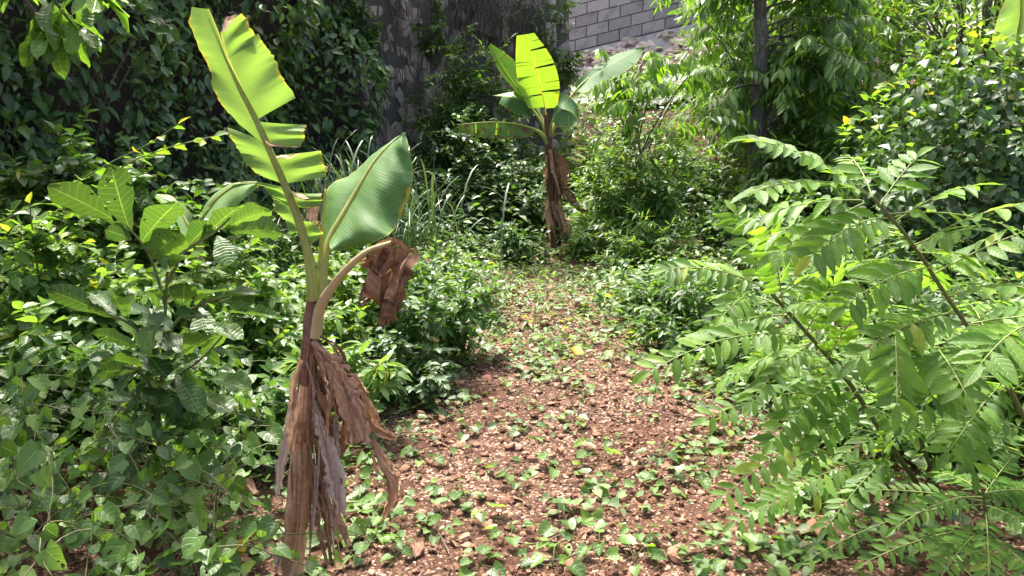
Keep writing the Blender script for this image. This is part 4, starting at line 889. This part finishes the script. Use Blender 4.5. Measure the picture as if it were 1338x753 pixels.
B('leafy_bush', 'low light green bush in front of the far banana plant', 660, 6.9, .42, .3, .42, 'ovate', 'mid', .055, 14, 7, 7)
B('leafy_bush', 'yellowish bush right of the far banana plant', 800, 8.3, .6, .45, 1.0, 'ovate', 'bright', .07, 22, 8, 7, stemmat='twig')
B('leafy_bush', 'tangled bush at the foot of the slender tree', 900, 8.4, .7, .5, .9, 'ovate', 'mid', .07, 22, 8, 7, stemmat='twig')
B('leafy_bush', 'loose bush with drooping leaves right of the slender tree', 1080, 7.6, .8, .5, 1.35, 'lance', 'droop', .13, 24, 8, 7, droop=.5)
B('leafy_bush', 'shaded bush behind the leaning pinnate shrub', 1010, 6.3, .6, .5, .7, 'ovate', 'mid', .06, 18, 8, 7)
B('leafy_bush', 'low dark bush right of the path bend', 880, 5.2, .45, .4, .36, 'lance', 'mid', .075, 14, 7, 7, 100)
B('leafy_bush', 'low bush under the tall pinnate shrub', 1250, 4.0, .7, .6, .55, 'ovate', 'mid', .06, 18, 8, 7, 150)
B('leafy_bush', 'leafy bush below the dark dome shaped shrub', 1180, 5.2, .7, .5, .6, 'ovate', 'mid', .06, 18, 8, 7)
B('leafy_bush', 'feathery low bush between path and slender tree', 840, 6.6, .42, .35, .55, 'narrow', 'bright', .085, 16, 8, 9)
B('leafy_bush', 'leafy low growth at the base of the grass clump', 400, 5.6, .6, .4, .55, 'round', 'mid', .065, 16, 7, 7)
B('leafy_bush', 'light green bush under the wall vines at far left', 30, 4.9, .6, .5, .85, 'lance', 'bright', .085, 18, 8, 8)
B('leafy_bush', 'bright bush hiding the stem of the drooping sapling', 838, 7.1, .5, .35, 1.4, 'lance', 'bright', .09, 26, 8, 8, lowfill=.2)
B('leafy_bush', 'low feathery bush just right of the far banana plant', 775, 7.1, .35, .3, .5, 'narrow', 'bright', .085, 14, 8, 9)
B('leafy_bush', 'low lance leaved bush beyond the tip of the leaning pinnate shrub', 930, 4.7, .45, .35, .42, 'lance', 'mid', .08, 14, 7, 7, 100)
B('leafy_bush', 'lance leaved bush behind the leaning pinnate shrub stem', 1040, 3.9, .4, .3, .42, 'lance', 'bright', .085, 14, 7, 7, 100)
B('leafy_bush', 'leafy bush between the two pinnate shrubs', 1180, 3.3, .4, .3, .42, 'lance', 'mid', .085, 14, 7, 7, 100)
B('leafy_bush', 'leafy bush at the right edge behind the feathery seedling', 1330, 3.0, .4, .35, .5, 'ovate', 'mid', .07, 14, 7, 7, 100)
B('leafy_bush', 'dark small leaved bush beside the dry banana skirt', 505, 3.75, .3, .26, .34, 'ovate', 'dark', .05, 16, 8, 8, 200)
B('leafy_bush', 'low leafy bush at the foot of the large leaved sapling', 130, 3.15, .5, .22, .5, 'ovate', 'mid', .07, 16, 7, 7, 150)
B('leafy_bush', 'leafy bush between sapling and near banana plant foot', 300, 3.1, .35, .2, .42, 'ovate', 'mid', .065, 14, 7, 7, 150)
# dome shaped shrub: shaded face and sunlit top put into the leaf colours
x = bpx(1262, 5.9)
bush('dome_shrub', 'dense dome shaped shrub with shaded dark rounded leaves and sunlit yellow green top', 'shrub', x, 5.9, 1.0, .75, 1.62, 'round', 'dark', .09, 40, 8, 8, 300, lowfill=.45)
t = bpy.data.objects['dome_shrub']; LV = Leaves()
n = 3200; v_ = N3(rng.normal(size=(n, 3)) * np.array([1, 1, .9])); v_[:, 2] = np.abs(v_[:, 2]); rr_ = U(.72, 1.04, n)[:, None] * (1 + .10 * np.sin(5 * v_[:, :1] + 4 * v_[:, 2:]) )
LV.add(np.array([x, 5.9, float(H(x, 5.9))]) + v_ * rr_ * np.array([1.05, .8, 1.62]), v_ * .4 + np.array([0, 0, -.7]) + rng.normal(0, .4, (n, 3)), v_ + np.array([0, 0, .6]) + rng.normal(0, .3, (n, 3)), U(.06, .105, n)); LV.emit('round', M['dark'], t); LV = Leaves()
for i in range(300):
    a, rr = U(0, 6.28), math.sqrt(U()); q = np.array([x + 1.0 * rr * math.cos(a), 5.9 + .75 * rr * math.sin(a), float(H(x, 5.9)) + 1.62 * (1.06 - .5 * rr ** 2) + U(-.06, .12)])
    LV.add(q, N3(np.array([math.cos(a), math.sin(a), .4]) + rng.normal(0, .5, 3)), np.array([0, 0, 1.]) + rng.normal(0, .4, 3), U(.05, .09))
LV.emit('round', M['lime'], t, rest='young_or_sunlit_foliage')
# arching twigs with round leaves at left
for k_, pl in enumerate(([(-20, 300), (60, 262), (140, 215), (200, 185), (232, 163)], [(120, 262), (165, 215), (215, 195), (280, 178)], [(0, 330), (60, 290), (130, 268)])):
    L = smoothline(PYS(pl, 4.1), 20); t = thing('arching_twig', L[0], ['long arching twig with round lime leaves across the wall vines', 'second arching twig with lime leaves beside the longest one', 'short arching twig with lime leaves above the left bush'][k_], 'twig')
    one('stem', tube(L, np.linspace(.006, .002, 20), 5), M['stem'], t); LV = Leaves(); leaves_on_twig(LV, L, 15, .10, tilt=(0, .9, 0)); LV.emit('round', M['lime'], t, 20)

# ------------------------------------------------------------------ overhanging branch, slender tree, sapling with drooping leaves, trees behind
def limb_pts(p0, p1, n=10, wob=.06):
    p0, p1 = np.array(p0, float), np.array(p1, float); L = np.linalg.norm(p1 - p0); P = np.linspace(0, 1, 5)[:, None] * (p1 - p0) + p0; P[1:-1] += rng.normal(0, wob * L, (3, 3)); return smoothline(P, n)
tb = np.array([-3.1, 3.3, float(H(-3.1, 3.3))])
ot = thing('overhanging_tree', tb, 'tree with large glossy leaf rosettes hanging over the upper left', 'tree')
tc = Acc(); tr_top = np.array([-3.0, 3.4, 3.0]); tc.add(*tube(limb_pts(tb - [0, 0, .1], tr_top, 12, .02), np.linspace(.11, .07, 12), 10)); tc.build('trunk', M['bark'], ot)
tips = [PY(70, 48, 3.55), PY(140, 4, 3.5), PY(100, 38, 3.6), PY(20, -15, 3.7)] ; br = Acc(); LV = Leaves()
for i in range(12): tips.append(np.array([U(-3.9, -1.5), U(2.0, 4.4), U(2.75, 3.5)]))
for i in range(26): tips.append(np.array([U(-3.3, -1.35), U(2.9, 4.2), U(2.6, 3.3)]))  # crown clusters added out of view to shade the lower left
for i, e in enumerate(tips):
    s0 = tr_top - np.array([0, 0, U(0, .3)]); c = (s0 + e) / 2 + np.array([0, 0, .35]); L = bez(s0, c, e, 14); br.add(*tube(L, np.linspace(.028, .007, 14), 6), U())
    for j in range(13 if i < 4 else 9):
        a = j * 2.4; d = np.array([math.cos(a), math.sin(a), U(-1.5, -.3) if i in (0, 2) else U(-.9, .25)]); LV.add(e - (L[-1] - L[-2]) * U(0, .9), d, np.array([0, 0, 1.]) + rng.normal(0, .25, 3), U(.15, .21), .8)
br.build('branches', M['bark'], ot); LV.emit('obov', M['droop'], ot, 200)
YT = 8.0; pb = PY(990, 262, YT); zb = float(H(pb[0], YT)); tb = np.array([pb[0], YT, zb])
tree = thing('slender_tree', tb, 'slender dark trunked tree with long drooping leaves in front of the rubble', 'tree')
trk = smoothline(np.vstack([tb - [0, 0, .1], PYS([(988, 200), (992, 120), (995, 50), (993, 25)], YT)]), 24); one('trunk', tube(trk, np.interp(np.linspace(0, 1, 24), [0, .2, 1], [.115, .085, .066]), 12), M['bark'], tree)
br = Acc(); frs = []
forks = [PY(985, -10, YT), PY(1003, -15, YT)]
ends = []
while len(ends) < 74:
    ex, ey, ed = U(880, 1140), U(-80, 185), U(-.8, .9)
    if abs(ex - 992) < 60 and ed < .35: continue
    ends.append(PY(ex, ey, YT + ed))
for e in [PY(975, -120, YT), PY(1010, -130, YT)]: br.add(*tube(limb_pts(trk[-1], e, 10, .02), np.linspace(.06, .04, 10), 8), U())
for e in ends:
    s0 = trk[int(U(8, 23))] if e[2] < trk[-1][2] else trk[-1] + np.array([U(-.05, .05), 0, U(0, .5)]); c = (s0 + e) / 2 + np.array([0, 0, .25]); L = bez(s0, c, e, 10); br.add(*tube(L, np.linspace(.012, .004, 10), 5), U())
    for j in range(int(U(5, 9))):
        q = L[int(U(4, 10))]; a = U(0, 6.28); f_ = q + np.array([math.cos(a) * U(.2, .4), math.sin(a) * U(.2, .4), U(-.22, .05)]); frs.append(frond(q, f_, 5, U(.14, .19), sag=.25, droop=U(.25, .9), ang=U(45, 65)))
br.build('branches', M['bark'], tree); pinnate_plant(tree, frs, 'lance', 'droop', .004, limit=290)
pb = PY(835, 300, 7.5); zb = float(H(pb[0], 7.5)); tb = np.array([pb[0], 7.5, zb]); t = thing('drooping_sapling', tb, 'bright sapling with drooping ribbed leaves between far banana plant and slender tree', 'sapling')
stl = smoothline(np.vstack([tb - [0, 0, .05], PYS([(838, 220), (832, 140), (838, 85)], 7.5)]), 14); one('stem', tube(stl, np.linspace(.013, .007, 14), 8), M['twig'], t); frs = []; br = Acc()
for i in range(16):
    e = PY(U(775, 905), U(70, 165), 7.5 + U(-.5, .5)); s0 = stl[int(U(6, 14))]; L = bez(s0, (s0 + e) / 2 + np.array([0, 0, .15]), e, 8); br.add(*tube(L, np.linspace(.009, .004, 8), 5), U())
    for j in range(4):
        q = L[int(U(4, 8))]; a = U(0, 6.28); frs.append(frond(q, q + np.array([math.cos(a) * U(.15, .35), math.sin(a) * U(.15, .35), U(-.15, .08)]), 5, .15, sag=.25, droop=.8, ang=55))
br.build('branches', M['twig'], t); M['droopb'] = leaf_mat('young_drooping_leaf', g3((.07, .16, .025), (.12, .25, .03), (.18, .33, .035)), trans=.45, rough=.32, nv=10, slant=1.0, vein=.9); pinnate_plant(t, frs, 'lance', 'droopb', .004, limit=290)
def back_tree(label, x, y, hgt, rx, rz, mat, key, size, ncl, nl, r=.08):
    z = float(H(x, y)); b = np.array([x, y, z]); t = thing('background_tree', b, label, 'tree', 'trees behind the clearing'); tp = b + np.array([U(-.2, .2), U(-.2, .2), hgt * .7])
    L = limb_pts(b - [0, 0, .1], tp, 12, .03); one('trunk', tube(L, np.linspace(r, r * .6, 12), 8), M['bark'], t); br = Acc(); LV = Leaves()
    for i in range(ncl):
        v = N3(rng.normal(size=3)) * U(.3, 1) ** .5; e = b + np.array([v[0] * rx, v[1] * rx, hgt + v[2] * rz]); s0 = L[int(U(6, 12))]; Lb = bez(s0, (s0 + e) / 2 + np.array([0, 0, .1]), e, 7); br.add(*tube(Lb, np.linspace(r * .3, .006, 7), 5), U())
        n = nl; pp = e + rng.normal(0, .16, (n, 3)); LV.add(pp, N3(pp - e) + np.array([0, 0, -.35]), np.array([0, 0, 1.]) + rng.normal(0, .4, (n, 3)), U(.6, 1.1, n) * size)
    br.build('branches', M['bark'], t); LV.emit(key, M[mat], t, rest='crown')
back_tree('leafy background tree just right of the slender tree', 3.3, 9.8, 1.5, 1.15, 1.1, 'droop', 'lance', .17, 120, 34)
back_tree('dark background tree above the dome shaped shrub', 5.3, 9.2, 1.6, 1.3, 1.2, 'bright', 'lance', .15, 130, 34)
back_tree('background tree behind the right hand banana leaf', 7.0, 9.6, 1.7, 1.4, 1.3, 'mid', 'ovate', .13, 100, 34)
back_tree('background tree overhanging the right end of the block wall', 4.6, 11.6, 2.0, 1.4, 1.2, 'bright', 'ovate', .15, 110, 34)
back_tree('thin background tree between block wall and slender tree', 3.0, 12.0, 2.0, .6, .9, 'bright', 'lance', .13, 30, 24, .05)
# lower growth behind and between, right
for (px_, y_, rx_, h_, m_, k_, lab) in ((1000, 9.6, .9, 1.0, 'mid', 'lance', 'leafy undergrowth behind the slender tree'), (1130, 8.8, .8, 1.2, 'bright', 'ovate', 'bright undergrowth behind the dome shaped shrub'), (1320, 8.4, .9, 1.5, 'mid', 'ovate', 'undergrowth at the foot of the right hand banana plant'),
                                        (1060, 5.6, .5, .5, 'mid', 'narrow', 'feathery undergrowth left of the dome shaped shrub'), (960, 7.2, .5, .6, 'mid', 'ovate', 'small bush before the slender tree trunk'), (760, 9.4, .7, .9, 'bright', 'ovate', 'pale bush below the block wall rubble')):
    B('leafy_bush', lab, px_, y_, rx_, .45, h_, k_, m_, .085 if k_ != 'ovate' else .07, 20, 8, 7, cat='bush')

# ------------------------------------------------------------------ tall grass
x, y = bpx(475, 6.4), 6.4; t = thing('grass_clump', (x, y, float(H(x, y))), 'tall clump of blue green grass behind the broad banana leaf', 'grass'); ac = Acc()
for i in range(420):
    b = np.array([x + rng.normal(0, .30), y + rng.normal(0, .16), 0]); b[2] = H(b[0], b[1]); a = U(0, 6.28); hh = U(.5, 1.15); out = U(.1, .8); w = U(.005, .010)
    L = bez(b, b + np.array([math.cos(a) * out * .25, math.sin(a) * out * .25, hh * 1.05]), b + np.array([math.cos(a) * out, math.sin(a) * out, hh * U(.35, .95)]), 9)
    S = N3(np.cross(N3(np.gradient(L, axis=0)), np.array([math.cos(a), math.sin(a), .1]))); ww = w * np.interp(np.linspace(0, 1, 9), [0, .5, 1], [.7, 1, .05])
    g = np.stack([L - S * ww[:, None], L + np.array([0, 0, -.15]) * ww[:, None], L + S * ww[:, None]], 1); ac.add(g.reshape(-1, 3), gridq(9, 3), np.tile(np.array([[0, 0], [.5, 0], [1, 0]]), (9, 1)), U())
ac.build('blades', M['grass'], t, kind='stuff')

#@@COVER
# ------------------------------------------------------------------ ground cover
def cover(name, label, n, xr, yr, key, mat, size, dens, hgt, up=1.0):
    x = U(*xr, n); y = U(*yr, n); k = U(0, 1, n) < dens(x, y); x = x[k]; y = y[k]; n = len(x); h = hgt(x, y) * U(.15, 1, n)
    LV = Leaves(); a = U(0, 6.283, n); LV.add(np.stack([x, y, H(x, y) + h + .008], 1), np.stack([np.cos(a), np.sin(a), U(-.35, .2, n)], 1), np.array([0, -.12, up]) + rng.normal(0, .33, (n, 3)), U(*size, n))
    o = LV.emit(key, M[mat], None, rest=name); o['label'] = label; return o
clump = lambda x, y, f=2.2: np.clip(.5 + .75 * np.sin(f * x + 1.3 * np.sin(f * .8 * y)) * np.sin(f * 1.1 * y + 1.1 * np.sin(f * x)), 0, 1)
side = lambda x, y: np.clip(path_d(x, y) * 2.6 + .12, 0, 1)
cover('ground_cover', 'low heart leaved ground cover spreading beside the path', 16000, (-3.2, 3.6), (1.8, 6.5), 'heart', 'heart', (.035, .068), lambda x, y: side(x, y) * (.3 + .7 * clump(x, y)), lambda x, y: np.clip(path_d(x, y), .08, .5) * .42)
cover('creeping_weeds', 'small leaved creeping weeds matted over path edges', 38000, (-2.4, 2.9), (2.4, 7.6), 'small', 'pale', (.02, .042), lambda x, y: np.clip(.10 + side(x, y) + .8 * sstep(3.9, 5.0, y), 0, 1) * (.15 + .85 * clump(x, y, 3.1)), lambda x, y: .03 + .10 * np.clip(path_d(x, y), 0, .6))
cover('creeping_weeds', 'broader leaved weeds carpeting the far half of the clearing', 26000, (-3, 4.5), (3.6, 9.5), 'small', 'bright', (.035, .075), lambda x, y: np.clip(side(x, y) + .8 * sstep(3.9, 4.7, y), 0, 1) * (.25 + .75 * clump(x, y, 2.7)), lambda x, y: .04 + .03 * sstep(4, 5, y) + .28 * np.clip(path_d(x, y), 0, .8))
cover('undergrowth', 'deep green undergrowth covering the slope to the walls', 26000, (-3.4, 7.5), (7.2, 13.0), 'small', 'mid', (.06, .12), lambda x, y: np.clip(path_d(x, y) * 2, .1, 1) * ((x + 3.4 * 0 > -3.6 + (y - 5.4) * .47)), lambda x, y: .45 + .2 * np.sin(3 * x + y))
for o in [o for o in COL.objects if o.parent is None and o.get('kind') == 'stuff']: pass

cover('creeping_weeds', 'patchy flat creeper runners over the bare gravel path', 2300, (-.7, 1.2), (2.0, 4.6), 'heart', 'pale', (.022, .048), lambda x, y: sstep(.62, .95, clump(x, y, 4.3)) * .8 + .02, lambda x, y: .035 + 0 * x)
# heart leaved vine in the lower left, leaves set singly
vb = G(110, 690); vt = thing('heart_leaf_vine', vb, 'heart leaved vine sprawling in the shade below the large leaved sapling', 'vine'); LV = Leaves(); st = Acc()
for i in range(84):
    b = G(U(-30, 300), U(560, 800)); a = U(0, 6.28); n = 8; P = [b]
    for j in range(5): a += U(-.7, .7); P.append(P[-1] + np.array([math.cos(a) * .10, math.sin(a) * .10, 0]))
    P = np.array(P); hb = np.clip(.36 - .25 * (P[:, 0] + 1.0), .06, .42) * U(.5, 1.1); P[:, 2] = H(P[:, 0], P[:, 1]) + hb * np.array([.1, .6, .9, 1, .95, .8]); L = smoothline(P, 16); st.add(*tube(L, .0022, 4), U())
    for j in range(9):
        q = L[int(U(2, 16))]; a2 = U(0, 6.28); e = q + np.array([math.cos(a2) * .03, math.sin(a2) * .03, U(.0, .06)]); st.add(*tube(np.array([q, (q + e) / 2, e]), .0012, 3), U())
        d = np.array([math.cos(a2) * .6, math.sin(a2) * .6 - .45, U(-.7, -.1)]); LV.add(e, d, np.array([0, -.55, .9]) + rng.normal(0, .28, 3), U(.03, .062) if U() < .9 else U(.065, .095))
st.build('stems', M['stem'], vt); LV.emit('heart', M['heart'], vt, 300)

# seedlings standing in the gravel
def seedling(i):
    t = thing('seedling', (0, 0, 0), 'small heart leaved seedling sprouting from the gravel path', 'seedling', 'seedlings in the gravel path'); st = Acc(); n = int(U(3, 7))
    LV = Leaves()
    for j in range(n):
        a = j * 2.4 + U(-.4, .4); r = U(.015, .06); e = np.array([math.cos(a) * r, math.sin(a) * r, U(.012, .06)]); st.add(*tube(bez(np.zeros(3), np.array([0, 0, e[2] * .8]), e, 5), .0013, 4), U())
        LV.add(e, np.array([math.cos(a), math.sin(a), U(-.5, .1)]), np.array([0, -.1, 1.]) + rng.normal(0, .22, 3), U(.03, .058))
    st.build('stem', M['stem'], t); LV.emit('heart', M['heart'], t, n); return t
protos = [seedling(i) for i in range(9)]
SPX = [(600, 575), (640, 560), (690, 582), (705, 535), (725, 605), (770, 640), (785, 600), (668, 640), (595, 660), (575, 640), (540, 610), (560, 700), (620, 735), (700, 735), (715, 720), (790, 720), (840, 690), (850, 640), (865, 560), (910, 560), (940, 620), (930, 690), (985, 655),
       (880, 720), (640, 690), (510, 670), (525, 745), (680, 700), (745, 675), (830, 530), (770, 510), (720, 500), (860, 605), (800, 570), (650, 520), (900, 640), (1000, 590), (960, 560), (1040, 740), (990, 730), (470, 720), (480, 690), (760, 560), (820, 750), (590, 540), (545, 575), (655, 610), (730, 750), (930, 745), (700, 460), (745, 455), (660, 465), (880, 480), (915, 530), (805, 480)]
for i, (px_, py_) in enumerate(SPX):
    o = protos[i] if i < 9 else copy_tree(protos[int(rng.integers(9))]); g = G(px_ + U(-16, 16), py_ + U(-14, 14)); o.location = g; o.rotation_euler = (0, 0, U(0, 6.28)); s = U(.7, 1.4); o.scale = (s, s, s)
# fallen leaves, twigs, larger rocks
DRYT = []
for i in range(5):
    V, Q, uv = tpl(OV if i % 2 else LA, 8, 5, U(.3, .9), U(-.3, .5), 2.0, U(.4, .6), U(-1, 1)); DRYT.append(mesh('fallen_leaf', V, Q, M['litter'], uv)); 
def fallen(p, me, s, label, group):
    o = bpy.data.objects.new('fallen_leaf', me); COL.objects.link(o); o.location = p; o.rotation_euler = (U(-.5, .5), U(-.5, .5), U(0, 6.28)); o.scale = (s, s, s); return tag(o, label, 'leaf', group)
for i in range(110):
    y = U(2.1, 6.8); x = np.interp(y, PATH_Y, PATH_L) - .5 + U(0, 1) * (np.interp(y, PATH_Y, PATH_R) - np.interp(y, PATH_Y, PATH_L) + 1.0)
    fallen((x, y, float(H(x, y)) + .012), DRYT[i % 5], U(.05, .12), 'dry brown fallen leaf lying among the gravel stones', 'fallen leaves on the path')
DARKD = [m.copy() for m in DRYT]
for m in DARKD: m.materials[0] = M['drybrown']
for (px_, py_) in ((690, 422), (715, 395), (680, 385), (880, 455), (905, 470), (690, 420), (740, 330), (700, 430)):
    g = G(px_, py_); fallen(g + [0, 0, .02], DARKD[int(rng.integers(5))], U(.10, .17), 'large dark brown curled leaf lying where the path narrows', 'dark curled leaves on the path')
for (px_, py_, yy_) in ((57, 640, 2.5), (62, 668, 2.45), (190, 610, 2.7), (225, 690, 2.4), (300, 640, 2.6), (130, 720, 2.35), (345, 700, 2.4), (250, 735, 2.3)):
    fallen(PY(px_, py_, yy_) if py_ < 670 else G(px_, py_) + [0, 0, .02], DRYT[int(rng.integers(5))], U(.09, .14), 'dry pinkish brown leaf caught among the heart leaved vine', 'dry leaves in the heart leaved vine')
me = tmesh('heart_hi', 0, M['yellow'])
for (px_, py_, s, lab) in ((308, 742, .075, 'yellow heart shaped leaf at the foot of the near banana plant'), (280, 752, .05, 'small yellow leaf beside the yellow heart shaped leaf'), (755, 472, .07, 'yellow fallen leaf on the path bend'), (1300, 588, .05, 'yellow leaf under the tall pinnate shrub')):
    g = G(px_, py_); o = bpy.data.objects.new('yellow_leaf', me); COL.objects.link(o); o.location = g + np.array([0, 0, .04]); o.rotation_euler = (.6, U(-.2, .2), U(-.6, .6)); o.scale = (s, s, s); tag(o, lab, 'leaf')
for i in range(46):
    y = U(2.1, 5.5); x = U(-.7, 1.5); a = U(0, 3.14); ln = U(.06, .28); P = np.array([[x + math.cos(a) * ln * t, y + math.sin(a) * ln * t, 0] for t in np.linspace(-1, 1, 5)]); P[1:-1, :2] += rng.normal(0, .02, (3, 2)); r = U(.0015, .0045); P[:, 2] = H(P[:, 0], P[:, 1]) + r + .004 + U(0, .012)
    ac = Acc(); ac.add(*tube(smoothline(P, 12), np.linspace(r, r * .5, 12), 5), U()); o = ac.build('twig', M['twig'], None, loc=P[2]); tag(o, 'thin dry twig lying on the gravel path', 'twig', 'twigs on the path')
for (px_, py_, s, lab) in ((1064, 694, .055, 'large tan rock under the leaning pinnate shrub'), (700, 555, .022, 'pale rounded pebble near the middle of the path'), (1180, 715, .045, 'flat pale rock under the feathery seedling'), (565, 345, .07, 'grey rock at the foot of the light green bush'), (880, 322, .09, 'flat pinkish rock right of the far banana plant')):
    g = G(px_, py_); o = bpy.data.objects.new('rock', ROCKM[int(rng.integers(10))]); COL.objects.link(o); o.location = g + [0, 0, s * .25]; o.scale = (s * 1.5, s, s * .8); o.rotation_euler = (0, .2, U(0, 6)); tag(o, lab, 'rock')
# litter fragments beside the path
n = 5200; x = U(-2.2, 2.6, n); y = U(1.9, 6.5, n); kp = U(0, 1, n) < np.clip(.22 + path_d(x, y) * 1.6, .15, 1); x = x[kp]; y = y[kp]; n = len(x); LV = Leaves(); a = U(0, 6.28, n)
LV.add(np.stack([x, y, H(x, y) + U(.004, .02, n)], 1), np.stack([np.cos(a), np.sin(a), U(-.3, .3, n)], 1), np.array([0, 0, 1.]) + rng.normal(0, .45, (n, 3)), .015 + .07 * U(0, 1, n) ** 2)
o = LV.emit('ovate', M['litter'], None, rest='leaf_litter'); o['label'] = 'brown leaf litter scattered over the soil'
